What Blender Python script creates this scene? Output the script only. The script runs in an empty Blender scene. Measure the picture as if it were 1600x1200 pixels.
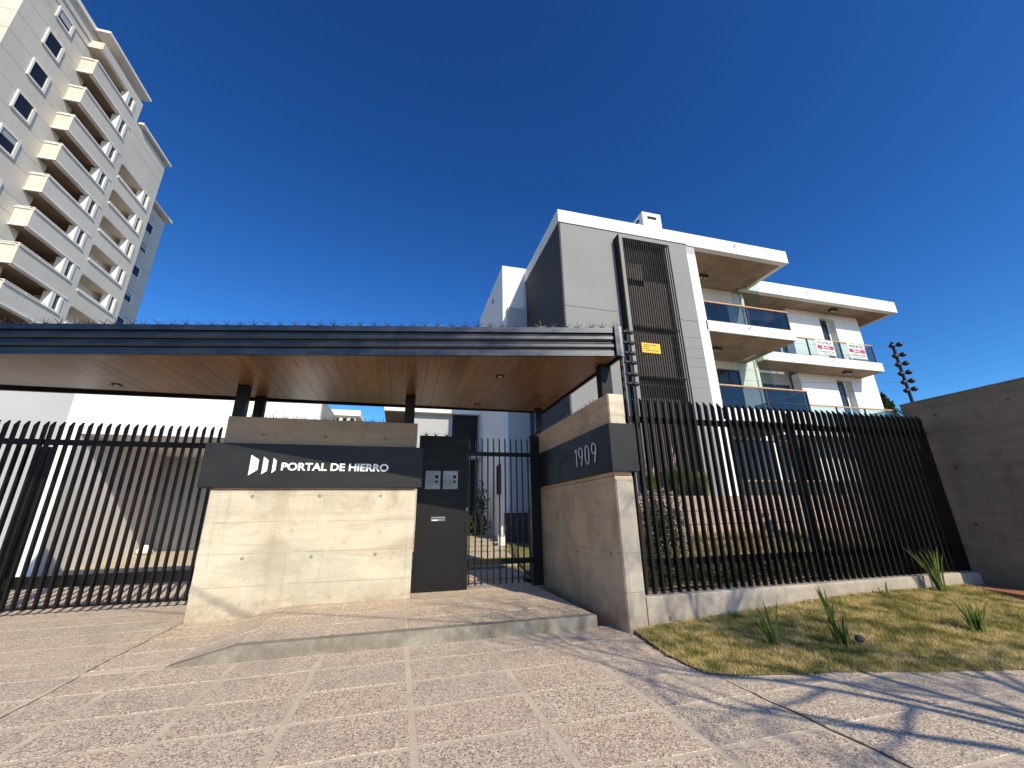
import bpy, bmesh, math, random
import numpy as np
from mathutils import Vector, Matrix
random.seed(7); rng = np.random.default_rng(7)
R = math.radians
sc = bpy.context.scene
COL = sc.collection

# ------------------------------------------------------------------ camera
cam_d = bpy.data.cameras.new('camera'); cam = bpy.data.objects.new('camera', cam_d); COL.objects.link(cam)
PITCH, YAW, ROLL, EYE = R(18.04), R(15.4), R(-.97), 1.4
fw = Vector((math.sin(YAW)*math.cos(PITCH), math.cos(YAW)*math.cos(PITCH), math.sin(PITCH)))
r0 = Vector((math.cos(YAW), -math.sin(YAW), 0)); u0 = r0.cross(fw)
rt = math.cos(ROLL)*r0 + math.sin(ROLL)*u0; up = rt.cross(fw)
cam.matrix_world = Matrix(((rt.x, up.x, -fw.x, 0), (rt.y, up.y, -fw.y, 0), (rt.z, up.z, -fw.z, EYE), (0, 0, 0, 1)))
cam_d.sensor_width = 36; cam_d.lens = 36*632/1600; cam_d.clip_start = .05; cam_d.clip_end = 3000
sc.camera = cam

# ------------------------------------------------------------------ sky, sun, exposure
SUN_EL, SUN_AZ = R(35.4), R(180-16.5)            # azimuth clockwise from +Y
sun_dir = Vector((math.sin(SUN_AZ)*math.cos(SUN_EL), math.cos(SUN_AZ)*math.cos(SUN_EL), math.sin(SUN_EL)))
w = bpy.data.worlds.new('World'); sc.world = w; w.use_nodes = True
nt = w.node_tree; bg = nt.nodes['Background']
sky = nt.nodes.new('ShaderNodeTexSky'); sky.sky_type = 'NISHITA'; sky.sun_disc = False
sky.sun_elevation = SUN_EL; sky.sun_rotation = SUN_AZ
sky.altitude = 0; sky.air_density = 1.0; sky.dust_density = 0.5; sky.ozone_density = 10.0
sep = nt.nodes.new('ShaderNodeSeparateColor'); com = nt.nodes.new('ShaderNodeCombineColor'); nt.links.new(sky.outputs[0], sep.inputs[0])   # deeper contrast of a very clear dry sky
for i_, (g_, k_) in enumerate(((1.8, .78), (1.55, .92), (1.4, .95))):
    pw = nt.nodes.new('ShaderNodeMath'); pw.operation = 'POWER'; pw.inputs[1].default_value = g_; nt.links.new(sep.outputs[i_], pw.inputs[0])
    ml = nt.nodes.new('ShaderNodeMath'); ml.operation = 'MULTIPLY'; ml.inputs[1].default_value = k_; nt.links.new(pw.outputs[0], ml.inputs[0]); nt.links.new(ml.outputs[0], com.inputs[i_])
nt.links.new(com.outputs[0], bg.inputs['Color']); bg.inputs['Strength'].default_value = 0.097
sun_d = bpy.data.lights.new('sun', 'SUN'); sun_d.energy = 5; sun_d.angle = R(.53); sun_d.color = (1, .91, .70)
sun = bpy.data.objects.new('sun', sun_d); COL.objects.link(sun); sun.location = (5, -15, 25)
sun.rotation_euler = (-sun_dir).to_track_quat('-Z', 'Y').to_euler()
vs = sc.view_settings; vs.view_transform = 'Standard'; vs.look = 'None'; vs.exposure = .08; vs.gamma = 1; vs.use_curve_mapping = False
sc.cycles.max_bounces = 7; sc.cycles.diffuse_bounces = 4

# ------------------------------------------------------------------ materials
def ramp(nt, src, stops):
    r = nt.nodes.new('ShaderNodeValToRGB'); e = r.color_ramp.elements
    e[0].position, e[0].color = stops[0][0], (*stops[0][1], 1); e[1].position, e[1].color = stops[-1][0], (*stops[-1][1], 1)
    for p, c in stops[1:-1]:
        n = e.new(p); n.color = (*c, 1)
    nt.links.new(src, r.inputs[0]); return r.outputs[0]
def base_mat(name, col, rough=.6, metal=0., spec=.5):
    m = bpy.data.materials.new(name); m.use_nodes = True; b = m.node_tree.nodes['Principled BSDF']
    b.inputs['Base Color'].default_value = (*col, 1); b.inputs['Roughness'].default_value = rough
    b.inputs['Metallic'].default_value = metal; b.inputs['Specular IOR Level'].default_value = spec
    return m, m.node_tree, b
def pos(nt, scale=(1, 1, 1)):
    g = nt.nodes.new('ShaderNodeNewGeometry'); mp = nt.nodes.new('ShaderNodeMapping'); mp.inputs['Scale'].default_value = scale
    nt.links.new(g.outputs['Position'], mp.inputs[0]); return mp.outputs[0]
def noise(nt, vec, scale, detail=4, rough=.55, dist=0):
    n = nt.nodes.new('ShaderNodeTexNoise'); n.inputs['Scale'].default_value = scale; n.inputs['Detail'].default_value = detail
    n.inputs['Roughness'].default_value = rough; n.inputs['Distortion'].default_value = dist; nt.links.new(vec, n.inputs['Vector']); return n.outputs['Fac']
def mix(nt, fac, a, b, mode='MIX'):
    x = nt.nodes.new('ShaderNodeMix'); x.data_type = 'RGBA'; x.blend_type = mode
    for s, v in ((0, fac), (6, a), (7, b)):
        if hasattr(v, 'is_output'): nt.links.new(v, x.inputs[s])
        elif s == 0: x.inputs[0].default_value = v
        else: x.inputs[s].default_value = (*v, 1)
    return x.outputs[2]
def bump(nt, b, h, strength=.3, dist=.01):
    n = nt.nodes.new('ShaderNodeBump'); n.inputs['Strength'].default_value = strength; n.inputs['Distance'].default_value = dist
    nt.links.new(h, n.inputs['Height']); nt.links.new(n.outputs[0], b.inputs['Normal'])
def maprange(nt, v, a, b, c, d):
    n = nt.nodes.new('ShaderNodeMapRange'); n.inputs[1].default_value = a; n.inputs[2].default_value = b; n.inputs[3].default_value = c; n.inputs[4].default_value = d
    nt.links.new(v, n.inputs[0]); return n.outputs[0]
def painted(name, col, rough=.7, var=.12, sc_=1.2, fine=60, bmp=.12, streak=False):
    m, nt, b = base_mat(name, col, rough)
    p = pos(nt); n = noise(nt, p, sc_, 5)
    dark = tuple(c*(1-var) for c in col); lite = tuple(min(1, c*(1+var*.5)) for c in col)
    c = ramp(nt, n, [(.3, dark), (.65, lite)])
    if streak:
        s = noise(nt, pos(nt, (3.5, 3.5, .25)), 1.6, 5); c = mix(nt, maprange(nt, s, .52, .8, 0, .45), c, tuple(x*.7 for x in col))
    nt.links.new(c, b.inputs['Base Color']); bump(nt, b, noise(nt, p, fine, 3), bmp, .004)
    return m
def concrete(name, col, dark, rough=.75, boards=True, stain=.5):
    m, nt, b = base_mat(name, col, rough)
    p = pos(nt); n = noise(nt, p, 1.3, 8, .62, .6)
    c = ramp(nt, n, [(.28, dark), (.48, col), (.75, tuple(min(1, x*1.13) for x in col))])
    s = noise(nt, pos(nt, (.35, .35, 2.6)), 1.9, 6, .6, .8)                       # long horizontal pour marks
    c = mix(nt, maprange(nt, s, .48, .72, 0, stain), c, dark)
    v = noise(nt, p, 9, 6, .7)
    c = mix(nt, maprange(nt, v, .56, .74, 0, .45), c, tuple(x*.62 for x in dark))
    ol = noise(nt, pos(nt, (.8, .8, 1.3)), 1.05, 7, .66, .5)                          # greyer, cooler patches
    c = mix(nt, maprange(nt, ol, .5, .68, 0, .6), c, (col[1]*.80, col[1]*.80, col[2]*.86))
    run = noise(nt, pos(nt, (5, 5, .3)), 1.7, 5, .6); spz = nt.nodes.new('ShaderNodeSeparateXYZ'); nt.links.new(p, spz.inputs[0])
    c = mix(nt, maprange(nt, run, .54, .72, 0, .32), c, tuple(x*.8 for x in dark))
    spl = noise(nt, p, 4.5, 5, .7); lowz = maprange(nt, spz.outputs[2], .05, .5, .75, 0); mm = nt.nodes.new('ShaderNodeMath'); mm.operation = 'MULTIPLY'; nt.links.new(lowz, mm.inputs[0]); nt.links.new(maprange(nt, spl, .35, .6, .15, 1), mm.inputs[1])
    c = mix(nt, mm.outputs[0], c, (dark[0]*.85, dark[1]*.72, dark[2]*.62))            # soil splashed on the foot of the wall
    k = noise(nt, p, 70, 3, .7)
    c = mix(nt, .3, c, ramp(nt, k, [(.35, (.25, .22, .2)), (.7, (1, 1, 1))]), 'MULTIPLY')
    pit = nt.nodes.new('ShaderNodeTexVoronoi'); pit.inputs['Scale'].default_value = 16; nt.links.new(p, pit.inputs['Vector'])
    c = mix(nt, maprange(nt, pit.outputs['Distance'], .0, .07, .55, 0), c, tuple(x*.35 for x in dark))
    nt.links.new(c, b.inputs['Base Color'])
    h = nt.nodes.new('ShaderNodeMath'); h.operation = 'ADD'; nt.links.new(v, h.inputs[0]); nt.links.new(k, h.inputs[1])
    if boards:
        sp = nt.nodes.new('ShaderNodeSeparateXYZ'); nt.links.new(pos(nt), sp.inputs[0])
        wob = noise(nt, p, 2.2, 3); a = nt.nodes.new('ShaderNodeMath'); a.operation = 'MULTIPLY_ADD'; nt.links.new(wob, a.inputs[0]); a.inputs[1].default_value = .02; nt.links.new(sp.outputs[2], a.inputs[2])
        f = nt.nodes.new('ShaderNodeMath'); f.operation = 'PINGPONG'; f.inputs[1].default_value = .23; nt.links.new(a.outputs[0], f.inputs[0])
        line = maprange(nt, f.outputs[0], 0, .006, 1, 0)
        brk = maprange(nt, noise(nt, p, 3.2, 3), .36, .5, .1, .9)
        ml = nt.nodes.new('ShaderNodeMath'); ml.operation = 'MULTIPLY'; nt.links.new(line, ml.inputs[0]); nt.links.new(brk, ml.inputs[1])
        c2 = mix(nt, ml.outputs[0], c, tuple(x*.55 for x in dark)); nt.links.new(c2, b.inputs['Base Color'])
        h2 = nt.nodes.new('ShaderNodeMath'); h2.operation = 'SUBTRACT'; nt.links.new(h.outputs[0], h2.inputs[0]); nt.links.new(ml.outputs[0], h2.inputs[1]); h = h2
    bump(nt, b, h.outputs[0], .35, .006)
    return m
def aggregate(name, tint, scale=95):
    m, nt, b = base_mat(name, tint, .8)
    p = pos(nt); v = nt.nodes.new('ShaderNodeTexVoronoi'); v.inputs['Scale'].default_value = scale; nt.links.new(p, v.inputs['Vector'])
    sp = nt.nodes.new('ShaderNodeSeparateColor'); nt.links.new(v.outputs['Color'], sp.inputs[0])
    c = ramp(nt, sp.outputs[0], [(0, (.11, .09, .075)), (.15, (.24, .18, .14)), (.38, (.46, .345, .25)), (.6, (.57, .46, .35)), (.82, (.70, .585, .455)), (1, (.84, .74, .59))])
    o = nt.nodes.new('ShaderNodeObjectInfo')
    rc = ramp(nt, o.outputs['Random'], [(0, (.93, .92, .91)), (.35, (1, .97, .94)), (.7, (1.0, .93, .89)), (1, (.95, .94, .92))])
    c = mix(nt, 1, c, rc, 'MULTIPLY')
    big = noise(nt, p, .9, 5, .6, .4)
    c = mix(nt, maprange(nt, big, .38, .66, .38, 0), c, tuple(x*.97 for x in tint))
    dirt = noise(nt, p, 2.7, 6, .65); c = mix(nt, maprange(nt, dirt, .52, .78, 0, .6), c, (.27, .225, .18))
    st_ = noise(nt, p, .55, 4, .7, 1.2); c = mix(nt, maprange(nt, st_, .55, .72, 0, .35), c, (.24, .2, .165))
    nt.links.new(c, b.inputs['Base Color']); bump(nt, b, v.outputs['Distance'], .35, .004)
    return m
def leafy(name, cols, scale=14, rough=.6, trans=.25):
    m, nt, b = base_mat(name, cols[0], rough, 0, .3)
    n = noise(nt, pos(nt), scale, 3, .6)
    st = [(.3+.4*i/(len(cols)-1), c) for i, c in enumerate(cols)]
    c = ramp(nt, n, st); nt.links.new(c, b.inputs['Base Color'])
    t = nt.nodes.new('ShaderNodeBsdfTranslucent'); nt.links.new(c, t.inputs['Color'])
    ms = nt.nodes.new('ShaderNodeMixShader'); ms.inputs[0].default_value = trans
    nt.links.new(b.outputs[0], ms.inputs[1]); nt.links.new(t.outputs[0], ms.inputs[2]); nt.links.new(ms.outputs[0], nt.nodes['Material Output'].inputs[0])
    return m
def metal(name, col, rough=.4, met=0., var=.3, spec=.5):
    m, nt, b = base_mat(name, col, rough, met, spec)
    n = noise(nt, pos(nt, (1, 1, 2.5)), 2.5, 5, .6)
    nt.links.new(maprange(nt, n, .3, .7, rough*(1-var), min(1, rough*(1+var))), b.inputs['Roughness'])
    c = ramp(nt, n, [(.3, tuple(x*.85 for x in col)), (.7, tuple(x*1.15 for x in col))]); nt.links.new(c, b.inputs['Base Color'])
    return m

M = {}
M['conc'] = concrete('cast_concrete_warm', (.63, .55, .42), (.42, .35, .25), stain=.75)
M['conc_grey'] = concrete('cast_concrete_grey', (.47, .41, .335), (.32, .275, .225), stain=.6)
M['conc_up_shade'] = concrete('cast_concrete_upper_shaded', (.40, .285, .185), (.28, .19, .12))  # canopy shade put into a darker brown copy of the wall concrete
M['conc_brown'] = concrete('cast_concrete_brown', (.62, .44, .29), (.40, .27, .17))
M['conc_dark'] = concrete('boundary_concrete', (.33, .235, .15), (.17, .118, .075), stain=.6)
M['cement'] = concrete('trowelled_cement', (.34, .31, .25), (.21, .195, .155), boards=False)
M['agg'] = aggregate('exposed_aggregate', (.50, .41, .33))
M['mortar'] = painted('joint_mortar', (.55, .45, .335), .85, .18, 3)
M['drive'] = aggregate('driveway_aggregate', (.50, .43, .34), 120)
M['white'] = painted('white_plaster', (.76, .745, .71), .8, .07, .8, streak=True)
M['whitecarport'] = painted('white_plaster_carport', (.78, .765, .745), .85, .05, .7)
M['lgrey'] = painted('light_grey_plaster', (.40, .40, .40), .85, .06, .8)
M['grey'] = painted('grey_plaster', (.222, .222, .222), .8, .06, .7)
M['landing'] = painted('landing_wall', (.075, .062, .062), .8, .1, .8)
M['shade_plinth_grey'] = painted('shaded_grey_and_plinth_plaster', (.045, .044, .047), .8, .06, .7)  # grey plaster with shade put into the colour; also the dark plinth
M['soffitc'] = concrete('soffit_concrete_bounce_brown', (.36, .24, .145), (.22, .14, .085), boards=False, stain=.8)  # exposed concrete, with brown bounce light put into the colour
M['tower'] = painted('tower_render', (.62, .56, .475), .85, .09, .25, 30, streak=True)
M['towertrim'] = painted('tower_white_trim', (.80, .76, .69), .7, .08, .5)
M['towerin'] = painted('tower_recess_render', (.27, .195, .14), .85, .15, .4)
M['black'] = metal('black_painted_steel', (.007, .007, .0075), .45, 0, .25, .22)
M['bar'] = metal('fence_bar_paint', (.008, .0065, .006), .55, 0, .25, .22)
M['sign'] = metal('charcoal_sign_steel', (.017, .0175, .019), .5, 0, .2, .25)
M['panel'] = metal('black_panel_steel', (.008, .008, .0085), .5, 0, .2, .2)
M['fascia'] = metal('fascia_sheet_steel', (.065, .067, .072), .36, .95, .25)
M['galv'] = metal('galvanised_wire', (.045, .047, .05), .45, .5, .3)
M['steel'] = metal('stainless_steel', (.19, .19, .195), .45, .7, .3)
M['letter'] = base_mat('white_acrylic', (.85, .85, .84), .4)[0]
M['numeral'] = base_mat('brushed_numeral', (.55, .54, .52), .45, .2)[0]
M['glass_dark'] = base_mat('dark_window_glass', (.02, .021, .023), .05, 0, .5)[0]
M['dark'] = base_mat('dark_interior', (.012, .011, .011), .9)[0]
M['frame'] = metal('dark_aluminium_frame', (.03, .03, .032), .5, .2)
M['handrail'] = painted('timber_handrail', (.50, .27, .12), .5, .25, 8)
M['yellow'] = base_mat('yellow_sign_plate', (.80, .42, .01), .5)[0]
M['ink'] = base_mat('black_print', (.02, .02, .02), .6)[0]
M['paper'] = painted('sign_vinyl', (.78, .77, .75), .6, .04, 3)
M['red'] = base_mat('crimson_print', (.45, .03, .07), .55)[0]
M['navy'] = base_mat('navy_print', (.07, .06, .13), .55)[0]
M['insul'] = base_mat('black_insulator', (.012, .012, .013), .35)[0]
M['stone'] = concrete('pink_sandstone', (.46, .32, .255), (.26, .17, .13), boards=False)
M['soil'] = painted('garden_soil', (.10, .07, .045), .95, .4, 6, 30, .6)
M['turf'] = painted('dry_turf_soil', (.24, .18, .085), .95, .35, 5, 40, .6)
M['asphalt'] = painted('asphalt', (.055, .055, .055), .9, .2, 2, 80, .4)
M['earth'] = painted('earth', (.20, .16, .11), .95, .25, .4)
M['redpave'] = painted('red_paving', (.34, .13, .075), .85, .2, 3)
M['grass'] = leafy('dry_green_grass', [(.09, .11, .022), (.26, .25, .06), (.60, .47, .18), (.80, .60, .31)], 4.2, trans=.35)
M['grass2'] = leafy('courtyard_grass', [(.12, .17, .03), (.26, .28, .07), (.40, .35, .12)], 3, trans=.35)
M['iris'] = leafy('iris_leaf', [(.05, .08, .015), (.11, .15, .03), (.24, .25, .07)], 9, trans=.35)
M['hedge'] = leafy('hedge_leaf', [(.03, .055, .012), (.07, .10, .02), (.16, .16, .06)], 10)
M['pine'] = leafy('conifer_leaf', [(.02, .035, .01), (.05, .075, .02), (.10, .11, .04)], 3)
M['blossom'] = leafy('pale_blossom', [(.22, .22, .13), (.50, .42, .36), (.62, .42, .42)], 25)
M['plume'] = leafy('purple_plume', [(.20, .12, .13), (.38, .25, .25), (.5, .38, .34)], 20)
M['bark'] = painted('bark', (.12, .09, .065), .9, .4, 8, 30, .6)
M['pole'] = painted('weathered_pole', (.2, .17, .14), .9, .3, 5)
M['rubber'] = base_mat('cable_rubber', (.01, .01, .01), .7)[0]
M['slat'] = metal('screen_slat_steel', (.009, .0085, .009), .65, 0, .2, .2)
M['lampdark'] = base_mat('lamp_housing', (.03, .025, .02), .5)[0]
M['lampglass'] = base_mat('lamp_lens', (.55, .5, .42), .25)[0]
def glass_mat(name, tint, alpha):
    m, nt, b = base_mat(name, tint, .03, 0, .6)
    t = nt.nodes.new('ShaderNodeBsdfTransparent'); t.inputs[0].default_value = (*tint, 1)
    gl = nt.nodes.new('ShaderNodeBsdfGlossy'); gl.inputs['Roughness'].default_value = .02
    lw = nt.nodes.new('ShaderNodeLayerWeight'); lw.inputs[0].default_value = .5; fr = nt.nodes.new('ShaderNodeMath'); fr.operation = 'POWER'; fr.inputs[1].default_value = 3.5; nt.links.new(lw.outputs['Facing'], fr.inputs[0])
    ms = nt.nodes.new('ShaderNodeMixShader'); nt.links.new(maprange(nt, fr.outputs[0], 0, 1, .035, .8), ms.inputs[0]); nt.links.new(t.outputs[0], ms.inputs[1]); nt.links.new(gl.outputs[0], ms.inputs[2])
    nt.links.new(ms.outputs[0], nt.nodes['Material Output'].inputs[0]); return m
M['glass'] = glass_mat('clear_balustrade_glass', (.80, .87, .85), 1)
M['smoke'] = glass_mat('smoked_balustrade_glass', (.48, .52, .56), 1)
def wood_mat():
    m, nt, b = base_mat('varnished_wood', (.2, .1, .05), .33, 0, .5)
    g = noise(nt, pos(nt, (9, .55, 9)), 5, 8, .68, 1.4)
    c = ramp(nt, g, [(.28, (.065, .031, .013)), (.5, (.165, .088, .040)), (.72, (.27, .16, .082))])
    kn = noise(nt, pos(nt, (5, .8, 1)), 1.1, 3, .6, 1.5)
    c = mix(nt, maprange(nt, kn, .58, .72, 0, .6), c, (.09, .037, .014))
    o = nt.nodes.new('ShaderNodeObjectInfo')
    rc = ramp(nt, o.outputs['Random'], [(0, (.78, .76, .74)), (.5, (1, .98, .95)), (1, (1.18, 1.12, 1.05))])
    c = mix(nt, 1, c, rc, 'MULTIPLY'); nt.links.new(c, b.inputs['Base Color']); bump(nt, b, g, .06, .002)
    return m
M['wood'] = wood_mat()

# ------------------------------------------------------------------ mesh helpers
class MB:
    def __init__(s): s.v = []; s.f = []
    def add(s, vs_, fs):
        n = len(s.v); s.v += [tuple(p) for p in vs_]; s.f += [tuple(i+n for i in f) for f in fs]; return s
    def box(s, x0, x1, y0, y1, z0, z1):
        return s.add([(x0, y0, z0), (x1, y0, z0), (x1, y1, z0), (x0, y1, z0), (x0, y0, z1), (x1, y0, z1), (x1, y1, z1), (x0, y1, z1)],
                     [(0, 3, 2, 1), (4, 5, 6, 7), (0, 1, 5, 4), (1, 2, 6, 5), (2, 3, 7, 6), (3, 0, 4, 7)])
    def hexa(s, lo, hi):            # two quads, counter-clockwise from above
        return s.add(list(lo)+list(hi), [(0, 3, 2, 1), (4, 5, 6, 7), (0, 1, 5, 4), (1, 2, 6, 5), (2, 3, 7, 6), (3, 0, 4, 7)])
    def prism(s, pts, axis, a, b):  # polygon in the plane normal to axis, extruded a..b
        def P(u, v, t): return {'x': (t, u, v), 'y': (u, t, v), 'z': (u, v, t)}[axis]
        n = len(pts); return s.add([P(u, v, a) for u, v in pts]+[P(u, v, b) for u, v in pts],
            [tuple(range(n))[::-1], tuple(range(n, 2*n))]+[(i, (i+1) % n, n+(i+1) % n, n+i) for i in range(n)])
    def quad(s, a, b, c, d): return s.add([a, b, c, d], [(0, 1, 2, 3)])
    def tube(s, pts, r, n=6, r2=None):
        pts = [Vector(p) for p in pts]; rs = r if isinstance(r, (list, tuple)) else [r+((r2 if r2 is not None else r)-r)*i/(len(pts)-1) for i in range(len(pts))]
        vs_ = []; 
        for i, p in enumerate(pts):
            d = (pts[min(i+1, len(pts)-1)]-pts[max(i-1, 0)]).normalized(); a = d.orthogonal().normalized()
            if i: a = (pa-d*pa.dot(d)).normalized() if (pa-d*pa.dot(d)).length > 1e-4 else a
            pa = a; b = d.cross(a)
            vs_ += [p+rs[i]*(math.cos(2*math.pi*k/n)*a+math.sin(2*math.pi*k/n)*b) for k in range(n)]
        fs = [(i*n+k, i*n+(k+1) % n, (i+1)*n+(k+1) % n, (i+1)*n+k) for i in range(len(pts)-1) for k in range(n)]
        fs += [tuple(range(n))[::-1], tuple(range((len(pts)-1)*n, len(pts)*n))]
        return s.add(vs_, fs)
    def lathe(s, c, prof, n=12, axis='z'):  # prof: (radius, height)
        def P(r_, h, a):
            x, y = r_*math.cos(a), r_*math.sin(a)
            return {'z': (c[0]+x, c[1]+y, c[2]+h), 'y': (c[0]+x, c[1]+h, c[2]+y), 'x': (c[0]+h, c[1]+x, c[2]+y)}[axis]
        vs_ = [P(r_, h, 2*math.pi*k/n) for r_, h in prof for k in range(n)]; m = len(prof)
        fs = [(i*n+k, i*n+(k+1) % n, (i+1)*n+(k+1) % n, (i+1)*n+k) for i in range(m-1) for k in range(n)]
        return s.add(vs_, fs+[tuple(range(n))[::-1], tuple(range((m-1)*n, m*n))])
def root_loc(p):
    v = Vector((0, 0, 0))
    while p is not None: v += p.location; p = p.parent
    return v
def mesh_obj(name, me, parent, loc=(0, 0, 0)):
    o = bpy.data.objects.new(name, me); COL.objects.link(o); o.location = loc
    if parent: o.parent = parent
    return o
def build(name, mb, mat, parent=None, bevel=0, smooth=False, kind=None, label=None):
    L = root_loc(parent); me = bpy.data.meshes.new(name)
    me.from_pydata([(x-L.x, y-L.y, z-L.z) for x, y, z in mb.v], [], mb.f); 
    bm = bmesh.new(); bm.from_mesh(me); bmesh.ops.recalc_face_normals(bm, faces=bm.faces)
    if bevel: bmesh.ops.bevel(bm, geom=bm.edges[:], offset=bevel, segments=2, affect='EDGES', profile=.6)
    bm.to_mesh(me); bm.free(); me.materials.append(mat)
    if smooth: me.shade_smooth()
    o = mesh_obj(name, me, parent)
    if kind: o['kind'] = kind
    if label: o['label'] = label
    return o
def thing(name, label, cat, loc=(0, 0, 0), group=None):
    o = bpy.data.objects.new(name, None); COL.objects.link(o); o.location = loc; o.empty_display_size = .3
    o['label'] = label; o['category'] = cat
    if group: o['group'] = group
    return o
def tag(o, label, cat, group=None):
    o['label'] = label; o['category'] = cat
    if group: o['group'] = group
    return o
def place(name, me, parent, p):      # shared mesh, world position p
    return mesh_obj(name, me, parent, Vector(p)-root_loc(parent))
def shared(mb, mat, smooth=False):
    me = bpy.data.meshes.new('piece'); me.from_pydata(mb.v, [], mb.f); me.materials.append(mat)
    bm = bmesh.new(); bm.from_mesh(me); bmesh.ops.recalc_face_normals(bm, faces=bm.faces); bm.to_mesh(me); bm.free()
    if smooth: me.shade_smooth()
    return me
def B(*a): return MB().box(*a)
def np_mesh(name, verts, nper, mat, parent=None, kind='stuff'):   # faces of nper consecutive verts
    L = root_loc(parent); verts = verts-np.array(L); nv = len(verts); nf = nv//nper
    me = bpy.data.meshes.new(name); me.vertices.add(nv); me.vertices.foreach_set('co', verts.astype(np.float32).ravel())
    me.loops.add(nv); me.loops.foreach_set('vertex_index', np.arange(nv, dtype=np.int32))
    me.polygons.add(nf); me.polygons.foreach_set('loop_start', np.arange(0, nv, nper, dtype=np.int32))
    me.update(calc_edges=True); me.materials.append(mat); o = mesh_obj(name, me, parent)
    if kind: o['kind'] = kind
    return o
def blades(xy, zf, h0, h1, wd, lean=.5):
    n = len(xy); a = rng.uniform(0, 2*math.pi, n); h = rng.uniform(h0, h1, n); l = rng.uniform(.1, lean, n)*h; b = rng.uniform(0, 2*math.pi, n)
    z = zf(xy[:, 0], xy[:, 1]); dx, dy = np.cos(a)*wd, np.sin(a)*wd
    p0 = np.stack([xy[:, 0]-dx, xy[:, 1]-dy, z-.004], 1); p1 = np.stack([xy[:, 0]+dx, xy[:, 1]+dy, z-.004], 1)
    p2 = np.stack([xy[:, 0]+np.cos(b)*l, xy[:, 1]+np.sin(b)*l, z+h], 1)
    return np.stack([p0, p1, p2], 1).reshape(-1, 3)
def leaves(pts, size):
    n = len(pts); u = rng.normal(size=(n, 3)); u /= np.linalg.norm(u, axis=1)[:, None]; t = rng.normal(size=(n, 3)); v = np.cross(u, t); v /= np.linalg.norm(v, axis=1)[:, None]
    s = rng.uniform(.5, 1, n)[:, None]*size; return np.stack([pts-u*s, pts-v*s*.45, pts+u*s, pts+v*s*.45], 1).reshape(-1, 3)
def ellipsoid_pts(c, r, n, shell=.5):
    d = rng.normal(size=(n, 3)); d /= np.linalg.norm(d, axis=1)[:, None]; k = rng.uniform(shell, 1, n)[:, None]
    return np.array(c)+d*k*np.array(r)
def text_mb(body, x0, x1, z0, z1, y, thick=.008, bold=0., plane='y', flip=False):
    cu = bpy.data.curves.new('lettering', 'FONT'); cu.body = body; cu.size = 1; cu.offset = bold; cu.extrude = .02; cu.resolution_u = 4
    o = bpy.data.objects.new('lettering', cu); COL.objects.link(o); bpy.context.view_layer.update()
    me = o.evaluated_get(bpy.context.evaluated_depsgraph_get()).to_mesh()
    vs_ = [tuple(v.co) for v in me.vertices]; fs = [tuple(p.vertices) for p in me.polygons]
    o.to_mesh_clear(); bpy.data.objects.remove(o); 
    xs = [v[0] for v in vs_]; ys = [v[1] for v in vs_]; ax, bx, ay, by = min(xs), max(xs), min(ys), max(ys)
    m = MB(); out = []
    for x, z, t in vs_:
        u = x0+(x-ax)/(bx-ax)*(x1-x0); q = z0+(z-ay)/(by-ay)*(z1-z0); d = -thick*(t+.02)/.04
        out.append((u, y+d, q) if plane == 'y' else (y+d, u, q))
    return m.add(out, fs)

# ------------------------------------------------------------------ ground levels
def z_plat(x, y):
    t = min(1, max(0, (x+2.15)/.6)); return .004+.14*t
def z_drive(x, y):
    return max(0, (y-5.6))*.012 if y < 8.75 else .038+(y-8.75)*.045
def z_court(x, y): return .15 if y < 9 else .15+(y-9)*.058
def z_verge(x, y):
    t = np.clip((y-3.3)/1.8, 0, 1); u = np.clip((x-2.9)/3.5, 0, 1); return .004+.17*t*u+.035*t
def z_slope(x, y): return .37+(y-5.3)*.19

g = build('ground', B(-400, 400, -400, 400, -.3, -.05), M['earth'], kind='structure')
road = build('road', B(-60, 60, -14, -5.2, -.04, -.03), M['asphalt'], kind='structure')
build('kerb', B(-60, 60, -5.2, -5.05, -.04, .06), M['cement'], kind='structure')
# sidewalk bed (joint mortar) with slabs proud of it
XJ = [-9.6+.905*i for i in range(8)]; XJ = [-8.85, -7.94, -7.04, -6.13, -5.23, -4.32, -3.42, -2.33-.52, -2.33, -1.5, -.68, .2, 1.12, 2.02, 2.9, 3.85, 4.78, 5.7, 6.6, 7.5, 8.4]
YJ = [-.75, -.18, .39, .96, 1.53, 2.09, 2.66, 3.235, 3.81, 4.37, 4.95, 5.5]
side = build('sidewalk', B(-30, 30, -5.05, 5.55, -.045, -.0025), M['mortar'], kind='structure')
def slab(parent, name, x0, x1, y0, y1, zf, mat, g_=.025, th=.03):
    x0 += g_; x1 -= g_; y0 += g_*.8; y1 -= g_*.8
    dz = random.uniform(-.0012, .0012); ins = .003
    q = [(x0, y0), (x1, y0), (x1, y1), (x0, y1)]; c = [(x0+ins, y0+ins), (x1-ins, y0+ins), (x1-ins, y1-ins), (x0+ins, y1-ins)]
    m = MB(); lo = [(x, y, zf(x, y)-th) for x, y in q]; md = [(x, y, zf(x, y)-.002+dz) for x, y in q]; hi = [(x, y, zf(x, y)+dz) for x, y in c]
    m.add(lo+md+hi, [(8, 9, 10, 11)]+[(i, (i+1) % 4, 4+(i+1) % 4, 4+i) for i in range(4)]+[(4+i, 4+(i+1) % 4, 8+(i+1) % 4, 8+i) for i in range(4)])
    return build(name, m, mat, parent)
flat = lambda x, y: 0.
for i in range(len(XJ)-1):
    for j in range(len(YJ)-1):
        x0, x1, y0, y1 = XJ[i], XJ[i+1], YJ[j], YJ[j+1]
        if x0 > 3.0 and y1 > 3.85: continue
        slab(side, 'paving_slab', x0, x1, y0, y1, flat, M['agg'])
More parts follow.
